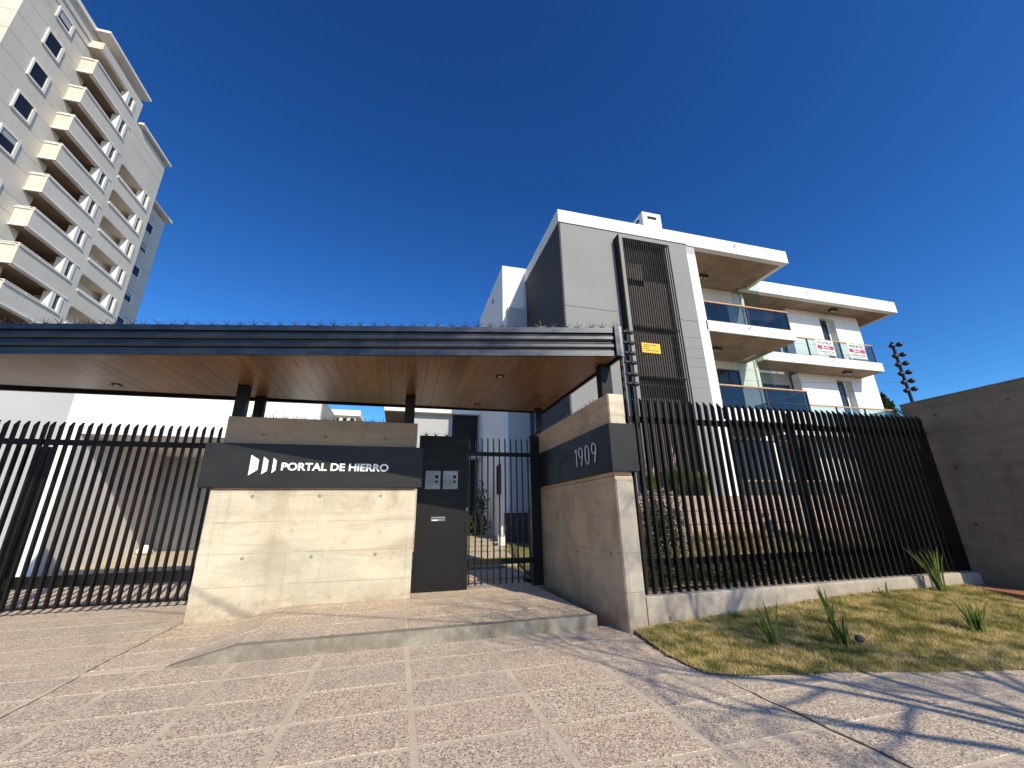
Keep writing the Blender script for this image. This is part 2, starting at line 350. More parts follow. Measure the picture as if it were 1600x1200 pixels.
def crack(parent, pts, w_, zf):
    m = MB(); P_ = []
    for (a, b), (c, d) in zip(pts[:-1], pts[1:]):
        n_ = max(2, int(math.hypot(c-a, d-b)/.09))
        for i in range(n_): P_.append((a+(c-a)*i/n_+random.uniform(-.008, .008), b+(d-b)*i/n_+random.uniform(-.008, .008)))
    for (a, b), (c, d) in zip(P_[:-1], P_[1:]):
        dx, dy = c-a, d-b; l_ = math.hypot(dx, dy); k_ = w_*random.uniform(.5, 1.2)/l_/2; z_ = zf(a, b)+.0022; m.quad((a-dy*k_, b+dx*k_, z_), (a+dy*k_, b-dx*k_, z_), (c+dy*k_, d-dx*k_, zf(c, d)+.0022), (c-dy*k_, d+dx*k_, zf(c, d)+.0022))
    build('expansion_joint', m, M['soil'], parent)
crack(side, [(2.86, 3.62), (2.9, 2.9), (2.95, 1.4)], .02, flat)
crack(side, [(-2.84, 5.5), (-2.79, 4.4), (-2.7, 2.6)], .015, flat)
# driveway
dv = MB()
ys = [5.5, 8.75, 18.5]
for a, b in ((5.5, 8.75), (8.75, 18.5)):
    dv.hexa([(-12, a, z_drive(0, a)-.1), (-2.85, a, z_drive(0, a)-.1), (-2.85, b, z_drive(0, b)-.1), (-12, b, z_drive(0, b)-.1)],
            [(-12, a, z_drive(0, a)-.004), (-2.85, a, z_drive(0, a)-.004), (-2.85, b, z_drive(0, b)-.004), (-12, b, z_drive(0, b)-.004)])
drive = build('driveway', dv, M['mortar'], kind='structure')
YD = [5.5+.575*i for i in range(15)]
XD = [-2.85-.905*2*i for i in range(6)][::-1]
for i in range(len(XD)-1):
    for j in range(len(YD)-1):
        slab(drive, 'paving_slab', XD[i], XD[i+1], YD[j], YD[j+1], lambda x, y: z_drive(x, y), M['drive'], .012)
crack(drive, [(-2.87, 7.9), (-2.86, 5.52)], .015, z_drive)
# entrance platform with step
pf = MB()
xs = [-2.85, -2.15, -1.85, -1.55, 2.6]
def pz(x, d=0): return z_plat(x, 0)+d
for a, b in zip(xs[:-1], xs[1:]):
    pf.hexa([(a, 5.49, -.02), (b, 5.49, -.02), (b, 9.0, -.02), (a, 9.0, -.02)], [(a, 5.49, pz(a, -.004)), (b, 5.49, pz(b, -.004)), (b, 9.0, pz(b, -.004)), (a, 9.0, pz(a, -.004))])
plat = build('entrance_platform', pf, M['mortar'], kind='structure')
ke = MB()
for a, b in zip(xs[1:-1], xs[2:]):
    ke.hexa([(a, 5.46, -.02), (b, 5.46, -.02), (b, 5.6, -.02), (a, 5.6, -.02)], [(a, 5.465, pz(a, .004)), (b, 5.465, pz(b, .004)), (b, 5.6, pz(b, .003)), (a, 5.6, pz(a, .003))])
build('step_edge', ke, M['cement'], plat, bevel=0)
XP = [-2.85, -2.15, -1.55, -.68, .2, 1.12, 2.02, 2.58]; YP = [5.6, 6.17, 6.75, 7.32, 7.9, 8.47, 9.0]
for i in range(len(XP)-1):
    for j in range(len(YP)-1): slab(plat, 'paving_slab', XP[i], XP[i+1], YP[j], YP[j+1], z_plat, M['agg'], .014)

# verge
vp = [(2.93, 5.15), (2.84, 4.75), (2.78, 4.24), (2.80, 3.72), (3.0, 3.6), (3.23, 3.53), (3.89, 3.4), (4.7, 3.16), (5.54, 2.93), (7, 2.55), (9.3, 1.9), (9.3, 4.3), (8.95, 5.2)]
from mathutils.geometry import tessellate_polygon
def inpoly(x, y, P):
    c = np.zeros(len(x), bool); j = len(P)-1
    for i in range(len(P)):
        (xi, yi), (xj, yj) = P[i], P[j]; k = ((yi > y) != (yj > y)) & (x < (xj-xi)*(y-yi)/(yj-yi+1e-12)+xi); c ^= k; j = i
    return c
dense = []
for i in range(len(vp)):
    a_, b_ = Vector(vp[i]), Vector(vp[(i+1) % len(vp)])
    for t_ in np.arange(0, 1, .04 if (b_-a_).length > .8 else .1): dense.append(tuple(a_+(b_-a_)*float(t_)+Vector((random.uniform(-.012, .012), random.uniform(-.012, .012)))))
bmv = bmesh.new(); vv = [bmv.verts.new((x_, y_, 0)) for x_, y_ in dense]; fv = bmv.faces.new(vv)
for k_ in range(12): bmesh.ops.bisect_plane(bmv, geom=bmv.verts[:]+bmv.edges[:]+bmv.faces[:], plane_co=(3+.5*k_, 0, 0), plane_no=(1, 0, 0))
for k_ in range(8): bmesh.ops.bisect_plane(bmv, geom=bmv.verts[:]+bmv.edges[:]+bmv.faces[:], plane_co=(0, 2.3+.4*k_, 0), plane_no=(0, 1, 0))
for v_ in bmv.verts: v_.co.z = float(z_verge(v_.co.x, v_.co.y))
vme = bpy.data.meshes.new('verge_soil'); bmv.to_mesh(vme); bmv.free(); vme.materials.append(M['turf'])
vo = mesh_obj('verge_soil', vme, None); vo['kind'] = 'structure'
n = 210000; px = rng.uniform(2.7, 9.3, n); py = rng.uniform(1.9, 5.15, n)
jit = rng.normal(0, .02, (n, 2))+(np.sin(px*9)*np.cos(py*11)*.035)[:, None]; k = inpoly(px+jit[:, 0], py+jit[:, 1], vp)
dens = np.sin(px*2.3+1)*np.cos(py*3.1)*.3+np.sin(px*5.1+py*4.2)*.2; k &= rng.uniform(-.9, 1, n) < (.55+dens)
k &= (py > 2.2)
xy = np.stack([px[k], py[k]], 1)
np_mesh('verge_grass', blades(xy, z_verge, .010, .048, .0034, 1.5), 3, M['grass'])
build('red_paving_strip', MB().prism([(9.0, 5.1), (8.75, 4.3), (8.6, 3.4), (9.45, 3.4), (9.45, 5.1)], 'z', -.02, .2), M['redpave'], kind='structure')
build('side_lot_paving', B(9.8, 30, 0, 5.5, -.03, .12), M['redpave'], kind='structure')

# ------------------------------------------------------------------ concrete walls of the entrance
def ties(parent, pts, plane, at, mat_ring):
    for (u, z) in pts:
        c = {'y': (u, at, z), 'x': (at, u, z)}[plane]
        o = build('tie_hole', MB().lathe(c, [(.022, .004), (.022, -.0015), (.013, -.002), (.011, .003)], 10, plane), M['dark'], parent)
blk = thing('entrance_wall', 'pale board marked concrete entrance wall carrying the long black name sign', 'concrete wall', (-1.3, 7.7, 0))
build('lower_block', B(-2.86, .29, 7.57, 7.85, 0, 1.86), M['conc'], blk, bevel=.012)
build('upper_block', B(-2.82, .26, 7.573, 7.847, 1.865, 3.06), M['conc_up_shade'], blk, bevel=.012, label='upper band of the concrete wall with canopy shade put into its brown')
ties(blk, [(-2.26, 1.76), (-1.27, 1.76), (-.3, 1.76), (-2.25, .84), (-1.28, .83), (-.31, .83)], 'y', 7.57, None)
ties(blk, [(-2.26, 2.76), (-1.29, 2.76), (-.3, 2.76)], 'y', 7.573, None)
nw = thing('number_wall', 'brown concrete side wall with the black band numbered 1909', 'concrete wall', (2.97, 6.9, 0))
build('lower_block', B(2.84, 3.12, 5.1, 8.8, -.05, 1.9), M['conc_brown'], nw, bevel=.014)
build('upper_block', B(2.843, 3.10, 5.103, 8.8, 1.905, 3.08), M['conc_brown'], nw, bevel=.014)
build('lit_end_skin', B(2.852, 3.108, 5.085, 5.1, -.05, 1.86), M['conc_grey'], nw, label='pale grey skin painted as the sunlit narrow end of the wall')  # paler skin puts the sunlight on the wall end into the colour
build('lit_end_skin', B(2.855, 3.088, 5.088, 5.103, 2.63, 3.07), M['conc'], nw, label='pale skin painted as the sunlit top end of the wall')
ties(nw, [(5.45, 2.82), (6.48, 2.82)], 'x', 2.843, None); ties(nw, [(6.49, .84), (5.39, .88), (8.49, 1.81)], 'x', 2.84, None)

sg = thing('name_sign', 'long charcoal steel band sign reading PORTAL DE HIERRO with white logo', 'sign', (-1.3, 7.5, 1.9))
build('sign_band', B(-3.03, .38, 7.5, 7.92, 1.9, 2.6), M['sign'], sg, bevel=.006)
build('lettering', text_mb('PORTAL DE HIERRO', -1.89, -.2, 2.165, 2.295, 7.492, .012, .028), M['letter'], sg)
for a, b, c, d, e, f_ in ((-2.35, -2.23, 2.08, 2.41, 2.17, 2.335), (-2.165, -2.09, 2.10, 2.385, 2.155, 2.325), (-2.02, -1.968, 2.12, 2.365, 2.165, 2.325)):
    build('logo_mark', MB().prism([(a, c), (b, e), (b, f_), (a, d)], 'y', 7.478, 7.492), M['letter'], sg)
ns = thing('number_sign', 'charcoal steel band round the side wall bearing the numerals 1909', 'sign', (2.97, 6.9, 1.95))
build('sign_band', MB().prism([(2.785, 5.03), (3.2, 5.03), (3.2, 8.75), (2.785, 8.75)], 'z', 1.955, 2.625), M['sign'], ns, bevel=.006)
def numeral_strokes():
    m = MB(); r_ = .0105; xb = 2.774
    def arc(cy_, cz, ry, rz_, a0, a1, n_=14):
        return [(xb, cy_-ry*math.cos(R(a0+(a1-a0)*i/n_)), cz+rz_*math.sin(R(a0+(a1-a0)*i/n_))) for i in range(n_+1)]
    z0, z1 = 2.135, 2.42; ry, rz_ = .062, .062
    m.tube([(xb, 6.215, z1-.045), (xb, 6.175, z1-.008), (xb, 6.16, z1), (xb, 6.16, z1-.03), (xb, 6.16, z0)], r_, 6)
    for yc in (6.0, 5.53): m.tube(arc(yc, z1-.078, .068, .078, 0, 360, 20), r_, 6).tube([(xb, yc-.067, z1-.085), (xb, yc-.05, z1-.16), (xb, yc-.005, z0)], r_, 6)
    zm, hh = (z0+z1)/2, (z1-z0)/2
    m.tube([(xb, 5.765-.064*math.cos(R(t)), zm+math.copysign(abs(math.sin(R(t)))**.75, math.sin(R(t)))*hh) for t in range(0, 361, 12)], r_, 6)
    return m
build('numerals', numeral_strokes(), M['numeral'], ns)

# steel panel with entry phones
pn = thing('intercom_panel', 'tall black steel panel beside the gate holding two entry phones', 'pillar', (.8, 8.0, .15))
build('sheet', B(.33, 1.235, 8.0, 8.06, .155, 2.92), M['panel'], pn, bevel=.004)
build('post', B(1.238, 1.30, 8.01, 8.08, .15, 2.93), M['black'], pn)
build('lock_plate', B(1.255, 1.29, 7.995, 8.01, 1.5, 1.56), M['steel'], pn)
lb = build('letter_plate', B(.605, .865, 7.985, 7.9995, 1.325, 1.40), M['steel'], pn, bevel=.003)
build('slot', B(.63, .84, 7.981, 7.985, 1.372, 1.38), M['dark'], lb)
build('lettering', B(.625, .73, 7.981, 7.985, 1.338, 1.352), M['letter'], lb)
for q, x0 in enumerate((.465, .80)):
    ph = thing('entry_phone', ('left' if q == 0 else 'right')+' stainless entry phone plate on the black panel', 'entry phone', (x0+.15, 7.99, 2.07), 'entry phones on the black panel')
    build('plate', B(x0, x0+.285, 7.982, 7.9995, 1.90, 2.245), M['steel'], ph, bevel=.004)
    build('camera_window', B(x0+.185, x0+.245, 7.977, 7.982, 2.10, 2.16), M['dark'], ph)
    build('reader', B(x0+.185, x0+.245, 7.975, 7.982, 2.02, 2.06), M['frame'], ph)
    bt = MB()
    for r_ in range(6):
        for c_ in range(4): bt.box(x0+.03+c_*.036, x0+.044+c_*.036, 7.978, 7.982, 1.95+r_*.045, 1.96+r_*.045)
    b_ = build('button', bt, M['frame'], ph); b_['kind'] = 'stuff'

# ------------------------------------------------------------------ canopy
SOF, CTOP = 3.62, 4.07
def front_y(x): return 4.93+(3.06-x)*.2165
XL = -6.9
cn = thing('entrance_canopy', 'flat entrance canopy with ribbed dark steel fascia and glossy wood soffit', 'canopy', (0, 7, 0))
def back_y(x): return 8.45+(3.0-x)*.03
# roof deck
build('roof_deck', MB().hexa([(XL, front_y(XL)+.04, 3.66), (3.02, front_y(3.02)+.05, 3.66), (3.02, 8.42, 3.66), (XL, back_y(XL)-.05, 3.66)], [(XL, front_y(XL)+.04, 4.0), (3.02, front_y(3.02)+.05, 4.0), (3.02, 8.42, 4.0), (XL, back_y(XL)-.05, 4.0)]), M['black'], cn)
# fascia: ribbed profile swept along the front line
prof = [(0, 3.62), (0, 3.705), (.012, 3.712), (.03, 3.722), (.03, 3.735), (.006, 3.745), (-.008, 3.765), (-.008, 3.80), (.006, 3.835), (.03, 3.845), (.03, 3.858), (.006, 3.868), (-.008, 3.888), (-.008, 3.93), (.006, 3.962), (.028, 3.97), (.028, 3.985), (-.012, 3.99), (-.014, 4.07), (.04, 4.07), (.04, 3.62)]
fa = MB(); xa, xb_ = XL, 3.03
pts = [[(x, front_y(x)+d, z) for d, z in prof] for x in (xa, -4.5, -1.3, xb_)]
for s_ in range(3):
    n_ = len(prof); fa.add(pts[s_]+pts[s_+1], [(i, (i+1) % n_, n_+(i+1) % n_, n_+i) for i in range(n_)])
build('fascia', fa, M['fascia'], cn)
build('end_cap', MB().hexa([(3.03, 4.905, 3.6), (3.07, 4.90, 3.6), (3.07, 8.46, 3.6), (3.03, 8.46, 3.6)], [(3.03, 4.905, 4.09), (3.07, 4.90, 4.09), (3.07, 8.46, 4.09), (3.03, 8.46, 4.09)]), M['fascia'], cn)
build('end_cap', B(2.955, 3.03, 4.90, 4.935, 3.61, 4.088), M['fascia'], cn)
build('back_trim', MB().hexa([(XL, back_y(XL)-.05, 3.6), (3.03, 8.42, 3.6), (3.03, 8.46, 3.6), (XL, back_y(XL), 3.6)], [(XL, back_y(XL)-.05, 4.05), (3.03, 8.42, 4.05), (3.03, 8.46, 4.05), (XL, back_y(XL), 4.05)]), M['black'], cn)
x = 3.0
while x > -6.7:
    wd = .192; a, b = x-wd, x-.004
    dz = random.uniform(0, .002)
    cuts = sorted(random.sample([5.6, 6.4, 7.1, 7.7], 1)); segs = [front_y((a+b)/2)+.03]+[c for c in cuts if c > front_y(a)+.4]+[8.42]
    for q in range(len(segs)-1):
        y0, y1 = segs[q]+(.003 if q else 0), segs[q+1]-.003
        ya, yb = (front_y(a)+.035, front_y(b)+.035) if q == 0 else (y0, y0)
        build('soffit_board', MB().hexa([(a, ya, 3.625+dz), (b, yb, 3.625+dz), (b, y1, 3.625+dz), (a, y1, 3.625+dz)], [(a, ya, 3.645), (b, yb, 3.645), (b, y1, 3.645), (a, y1, 3.645)]), M['wood'], cn)
    x -= wd
for (lx, ly) in ((1.51, 6.22), (1.47, 8.1), (-4.75, 8.06), (-1.6, 7.1)):
    if lx == -1.6: continue
    d_ = build('downlight', MB().lathe((lx, ly, 3.612), [(.075, 0), (.075, .012), (.05, .012), (.05, 0)], 20), M['lampdark'], cn)
    build('lens', MB().lathe((lx, ly, 3.611), [(.036, 0), (.036, .01)], 16), M['lampglass'], d_)
for x0, x1, y0, y1, z0 in ((.01, .19, 7.62, 7.76, 3.06), (-2.79, -2.62, 7.60, 7.76, 3.06), (-2.72, -2.55, 8.3, 8.42, .05), (2.88, 3.06, 5.3, 5.46, 3.08), (2.76, 2.9, 8.12, 8.24, 3.08)):
    build('post', B(x0, x1, y0, y1, z0, 3.622), M['black'], cn, bevel=.004)

for z_ in (3.5, 3.54): build('cable_tie', MB().tube([(-.02, 7.60, z_), (.22, 7.60, z_+.01)], .006, 5), M['rubber'], cn)
for x_ in (-2.96, .31):
    for z_ in (1.96, 2.54): build('bolt', MB().lathe((x_, 7.499, z_), [(.008, 0), (.008, -.004)], 8, 'y'), M['black'], sg)
# anti climb spikes
def spike_mesh():
    m = MB(); m.box(-.02, .02, -.02, .02, 0, .008)
    for a, t, l in ((0, 62, .085), (60, 48, .085), (125, 55, .09), (180, 60, .085), (235, 46, .085), (300, 52, .088), (20, 8, .095)):
        d = Vector((math.cos(R(a))*math.sin(R(t)), math.sin(R(a))*math.sin(R(t)), math.cos(R(t))))
        m.tube([(0, 0, .004), tuple(d*l*1.15)], .005, 4, .0018)
    return shared(m, M['galv'])
SP = [spike_mesh()]
def spikes(parent, a, b, step):
    a, b = Vector(a), Vector(b); n_ = max(1, int((b-a).length/step))
    for i in range(n_+1):
        p = a+(b-a)*(i/n_)+Vector((random.uniform(-.02, .02), 0, 0))
        o = place('spike_cluster', SP[0], parent, p); o.rotation_euler = (random.uniform(-.12, .12), random.uniform(-.12, .12), random.uniform(0, 6.28)); k_ = random.uniform(.9, 1.15); o.scale = (k_, k_, k_)
spikes(cn, (-6.8, front_y(-6.8)+.02, 4.07), (3.0, 4.955, 4.07), .187)
spikes(blk, (-2.5, 7.71, 3.06), (-.05, 7.71, 3.06), .16)
spikes(pn, (.45, 8.03, 2.92), (1.05, 8.03, 2.92), .19)
spikes(nw, (2.95, 5.6, 3.08), (2.95, 8.1, 3.08), .15)
wr = MB(); wr.tube([(2.97, 5.3, 3.14), (2.97, 8.4, 3.16)], .003, 4); build('wire', wr, M['galv'], nw)

# ------------------------------------------------------------------ fences and gates
def bar_mesh(z0, z1, t=.026, d=.069):
    m = MB(); lo = [(-t/2, 0, z0), (t/2, 0, z0), (t/2, d, z0), (-t/2, d, z0)]; hi = [(-t/2, 0, z1-.085), (t/2, 0, z1-.085), (t/2, d, z1), (-t/2, d, z1)]
    return shared(m.hexa(lo, hi), M['bar'])
# right fence
fe = thing('street_fence', 'tall black steel fence of pointed bars on the low concrete base right of the entrance', 'fence', (6.3, 5.2, .39))
bm_ = bar_mesh(0, 2.68); x = 3.2
while x < 9.46:
    place('bar', bm_, fe, (x, 5.17, .40)); x += .1285
build('rail', B(3.14, 9.48, 5.235, 5.275, 2.70, 2.79), M['bar'], fe); build('rail', B(3.14, 9.48, 5.235, 5.275, .72, .81), M['bar'], fe)
build('post', B(6.34, 6.41, 5.275, 5.345, .39, 3.0), M['bar'], fe); build('post', B(3.13, 3.18, 5.28, 5.33, .39, 3.0), M['bar'], fe)
bw = thing('fence_base_wall', 'low pale grey concrete base wall under the right fence', 'low wall', (6.3, 5.2, 0))
build('concrete', MB().prism([(3.13, 5.1), (8.98, 5.1), (9.03, 5.16), (9.03, 5.42), (3.13, 5.42)], 'z', -.05, .392), M['conc_grey'], bw, bevel=.02)
build('end_piece', B(9.04, 9.49, 5.12, 5.42, -.05, .375), M['conc_grey'], bw, bevel=.02)
ties(bw, [(3.44, .12), (4.34, .13)], 'y', 5.1, None)
# boundary wall
rw = thing('boundary_wall', 'dark brown concrete boundary wall rising at the right edge', 'concrete wall', (9.6, 4.6, 0))
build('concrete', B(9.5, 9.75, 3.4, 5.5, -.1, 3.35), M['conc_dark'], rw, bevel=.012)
build('coping', B(9.49, 9.76, 3.39, 5.5, 3.352, 3.372), M['cement'], rw)
ties(rw, [(5.0, 3.05), (4.02, 3.08), (4.98, 2.09), (4.97, 1.13), (3.98, 2.1)], 'x', 9.5, None)
# pedestrian gate
pg = thing('pedestrian_gate', 'narrow black barred pedestrian gate between the steel panel and the number wall', 'gate', (1.95, 8.1, .15))
bm2 = bar_mesh(0, 2.73, .02, .05)
for i in range(11): place('bar', bm2, pg, (1.335+i*.1195, 8.06, .2))
build('rail', B(1.31, 2.58, 8.095, 8.135, 2.56, 2.64), M['black'], pg); build('rail', B(1.31, 2.58, 8.095, 8.135, .53, .63), M['black'], pg)
build('post', B(2.585, 2.79, 8.06, 8.2, .14, 3.0), M['black'], pg)
# vehicle gate
vg = thing('vehicle_gate', 'wide black barred sliding gate closing the driveway left of the sign wall', 'gate', (-4.5, 8.75, .1))
vg2 = thing('side_gate', 'black barred gate leaf at the far left edge beyond the dark post', 'gate', (-7.4, 8.75, .1))
bm3 = bar_mesh(0, 2.98, .032, .07); x = -3.22
while x > -8.8:
    place('bar', bm3, vg if x > -5.86 else vg2, (x, 8.75, .125)); x -= .1345 if abs(x+5.87) > .08 else .09
for p_, a, b in ((vg, -5.9, -2.9), (vg2, -8.9, -5.93)):
    build('top_rail', B(a, b, 8.70, 8.748, 2.68, 2.775), M['bar'], p_); build('bottom_beam', B(a, b, 8.82, 8.9, .42, .60), M['black'], p_)
    build('foot_strip', B(a, b, 8.81, 8.83, .125, .16), M['bar'], p_)
gp = thing('gate_post', 'broad black steel post behind the junction of the two driveway gates', 'post', (-5.95, 9.0, 0))
build('column', B(-6.12, -5.94, 8.93, 9.05, .03, 2.68), M['black'], gp, bevel=.006); build('motor_box', B(-6.10, -5.96, 8.92, 8.93, .5, 1.9), M['frame'], gp, bevel=.004)

# ------------------------------------------------------------------ carport building
cp = thing('carport_building', 'white walled garage building with open carport behind the driveway gate', 'building', (-6, 13, 0))
build('front_jamb', B(-8.5, -8.12, 13, 13.25, .1, 3.62), M['whitecarport'], cp)
build('front_wall', B(-8.5, -2.45, 13, 13.25, 3.62, 5.1), M['whitecarport'], cp)
build('front_jamb', B(-3.3, -2.45, 13, 13.25, .1, 3.62), M['whitecarport'], cp)
build('side_wall', B(-8.42, -8.12, 13.25, 17.3, .1, 3.62), M['whitecarport'], cp)
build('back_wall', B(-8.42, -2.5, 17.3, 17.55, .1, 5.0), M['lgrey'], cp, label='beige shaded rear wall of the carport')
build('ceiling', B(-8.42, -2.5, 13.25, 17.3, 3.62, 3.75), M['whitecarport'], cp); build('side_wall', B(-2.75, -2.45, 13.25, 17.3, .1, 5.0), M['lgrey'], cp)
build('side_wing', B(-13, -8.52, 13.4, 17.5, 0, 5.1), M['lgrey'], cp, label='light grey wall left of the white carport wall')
build('skirting', B(-8.12, -3.3, 17.22, 17.3, .36, .46), M['cement'], cp)
bin_ = tag(build('cloth_bundle', MB().lathe((-7.85, 16.8, .4), [(.05, 0), (.2, .02), (.24, .1), (.16, .2), (.1, .26), (.03, .29)], 9), M['white'], smooth=True), 'small white cloth bundle on the carport floor against the wall', 'bundle')

# ------------------------------------------------------------------ main apartment building
ab = thing('apartment_building', 'modern grey and white three storey apartment building with wood railed balconies', 'building', (12, 13, 1.5))
def P(name, mb, mat, **k): return build(name, mb, mat, ab, **k)
P('grey_wall', MB().box(4.9, 10.09, 11.0, 11.3, .8, 7.97).box(4.9, 10.09, 11.0, 11.3, 7.985, 11.3), M['grey'], label='grey front wall of the stair tower')
P('core', B(4.95, 10.4, 11.3, 15.05, .8, 11.29), M['shade_plinth_grey'])
P('side_wall', MB().box(4.84, 4.9, 11.0, 15.05, .8, 7.97).box(4.84, 4.9, 11.0, 15.05, 7.985, 11.3), M['shade_plinth_grey'], label='grey side wall with its shade painted in')  # same grey paint as the front, darkened to stand for shade
# screen box
P('screen_frame', MB().box(6.96, 7.0, 10.68, 11.0, 1.8, 10.95), M['slat'], label='dark side plate of the screen')
P('screen_frame', MB().box(7.0, 7.12, 10.68, 11.0, 1.8, 10.95), M['grey'])
P('screen_top', B(7.12, 9.07, 10.7, 11.0, 10.86, 10.95), M['grey'])
P('screen_recess', B(7.12, 9.06, 10.985, 10.998, 1.8, 10.86), M['dark'])
for z0, z1, x1 in ((9.1, 10.0, 8.1), (7.45, 9.35, 9.0), (5.7, 7.25, 8.95), (6.35, 6.42, 9), (2.6, 4.95, 8.95)):
    if z1-z0 > .1: P('landing_panel', B(7.25, x1-.12, 10.97, 10.983, z0, z1), M['landing'])
for z0 in (7.42, 5.62): P('landing_beam', B(7.12, 9.06, 10.88, 10.92, z0, z0+.07), M['slat'])
sl = shared(B(-.012, .012, 0, .045, 0, 9.0), M['slat'])
for i in range(22): place('screen_slat', sl, ab, (7.165+i*.0895, 10.69, 1.85))
# white column and slabs
cz = [1.85, 3.0, 3.55, 4.1, 4.65, 5.2, 5.75, 6.3, 6.85, 7.4, 8.1, 10.9]
for a, b in zip(cz[:-1], cz[1:]): P('wall_block', B(10.09, 10.47, 11.0, 13.4, a+.006, b), M['white'])
P('column_head', B(10.09, 10.47, 11.0, 13.4, 10.905, 11.25), M['lgrey'])
def slab_(name, x0, x1, y0, y1, z0, z1): 
    P(name, B(x0, x1, y0, y1, z0+.02, z1), M['white'], bevel=.01); P('soffit', B(x0+.06, x1-.06, y0+.06, y1, z0, z0+.019), M['soffitc'])
P('roof_fascia', B(4.82, 15.1, 10.96, 11.2, 11.3, 11.82), M['white'], bevel=.01)
P('roof_fascia', B(10.1, 15.1, 10.962, 11.2, 11.25, 11.3), M['white'])
P('roof_fascia', B(4.82, 5.0, 11.2, 15.1, 11.3, 11.82), M['white']); P('roof_fascia', B(14.9, 15.1, 11.2, 13.2, 11.25, 11.82), M['white'])
P('roof_slab', B(4.95, 15.0, 11.1, 16.5, 11.29, 11.6), M['white']); 
for i in range(5): P('soffit_panel', B(10.48+i*.885, 11.36+i*.885, 11.2, 13.45, 11.262, 11.288), M['soffitc'])
slab_('balcony_slab', 10.4, 14.55, 11.0, 13.45, 7.66, 8.1)
for i in range(4): P('soffit_panel', B(10.5+i*1.0, 11.49+i*1.0, 11.1, 13.4, 7.648, 7.66), M['soffitc'])
slab_('balcony_slab', 10.4, 14.55, 11.0, 13.45, 4.35, 4.8)
P('back_wall', B(10.4, 15.0, 13.46, 13.7, 1.8, 11.25), M['white'])
P('return_wall', B(15.0, 18.2, 14.6, 14.9, 1.8, 11.2), M['lgrey'])
P('divider_wall', B(14.9, 15.05, 13.4, 14.9, 1.8, 11.2), M['white'])
# doors at back of the balconies
def window(x0, x1, y, z0, z1, mull=1, mat='glass_dark', fr=.06, dep=.06):
    m = MB(); m.box(x0, x1, y-dep, y, z0, z0+fr).box(x0, x1, y-dep, y, z1-fr, z1).box(x0, x0+fr, y-dep, y, z0+fr, z1-fr).box(x1-fr, x1, y-dep, y, z0+fr, z1-fr)
    for i in range(1, mull+1):
        c = x0+(x1-x0)*i/(mull+1); m.box(c-.03, c+.03, y-dep, y, z0+fr, z1-fr)
    f = P('window', m, M['frame']); build('pane', B(x0+fr, x1-fr, y-dep*.6, y-dep*.5, z0+fr, z1-fr), M[mat], f)
window(12.85, 14.0, 13.45, 8.12, 10.55); window(12.85, 13.95, 13.45, 4.82, 7.25); window(11.0, 12.5, 13.45, 4.82, 7.2); window(11.0, 12.5, 13.45, 8.12, 10.5)
P('glass_divider', B(13.9, 14.0, 11.9, 13.4, 4.82, 7.6), M['glass']); P('glass_divider', B(14.35, 14.4, 12.0, 13.4, 8.1, 11.2), M['glass'])
# right wing
P('wing_fascia', B(14.7, 24.65, 13.05, 13.3, 11.2, 11.82), M['white'], bevel=.01); P('wing_roof', B(15.0, 24.6, 13.2, 19, 11.25, 11.6), M['white'])
P('wing_fascia', B(24.45, 24.65, 13.3, 19, 11.2, 11.82), M['white'])
for i in range(8): P('soffit_panel', B(15.05+i*1.18, 16.21+i*1.18, 13.3, 15.4, 11.225, 11.249), M['soffitc'])
P('roof_upstand', B(14.55, 15.6, 13.6, 14.6, 11.82, 12.3), M['white'])
slab_('balcony_slab', 15.05, 22.3, 13.05, 14.1, 7.72, 8.17); slab_('balcony_slab', 15.05, 22.3, 13.05, 14.1, 4.4, 4.85)
zc = [1.8, 3.1, 3.75, 4.85, 5.45, 6.05, 6.7, 7.3, 7.72]
for x0, x1 in ((18.2, 20.5), (21.5, 23.2)):
    for a, b in zip(zc[:-1], zc[1:]): P('wall_block', B(x0, x1, 14.1, 14.5, a+.008, b), M['white'])
    P('wall_block', B(x0+.2 if x0 < 19 else x0, x1, 14.1, 14.5, 8.17, 11.25), M['white'])
P('wall_block', B(20.5, 21.5, 14.1, 14.5, 7.55, 7.72), M['white']); P('wall_block', B(20.5, 21.5, 14.1, 14.5, 10.95, 11.25), M['white'])
P('wall_block', B(22.31, 23.2, 14.1, 14.5, 7.725, 8.165), M['white'])
P('reveal', B(20.5, 21.5, 14.38, 14.5, 4.85, 7.55), M['white']); P('reveal', B(20.5, 21.5, 14.38, 14.5, 8.17, 10.95), M['white'])
P('wing_body', B(15.1, 23.1, 14.9, 18.9, 1.8, 11.2), M['lgrey'])
window(20.5, 21.22, 14.36, 8.18, 10.93, 1); window(20.5, 21.22, 14.36, 4.86, 7.53, 1)
window(16.0, 18.0, 14.6, 8.2, 10.6); window(16.0, 18.0, 14.6, 4.9, 7.2)
# ground floor dark glazing
for a in (10.9, 12.35, 13.8, 15.6, 17.1): window(a, a+1.35, 13.44 if a < 14.8 else 14.58, 1.95, 4.2, 1)
window(20.5, 21.22, 14.36, 1.95, 4.25, 1)
P('terrace', B(4.95, 24, 10.6, 15, 1.2, 1.86), M['cement'])
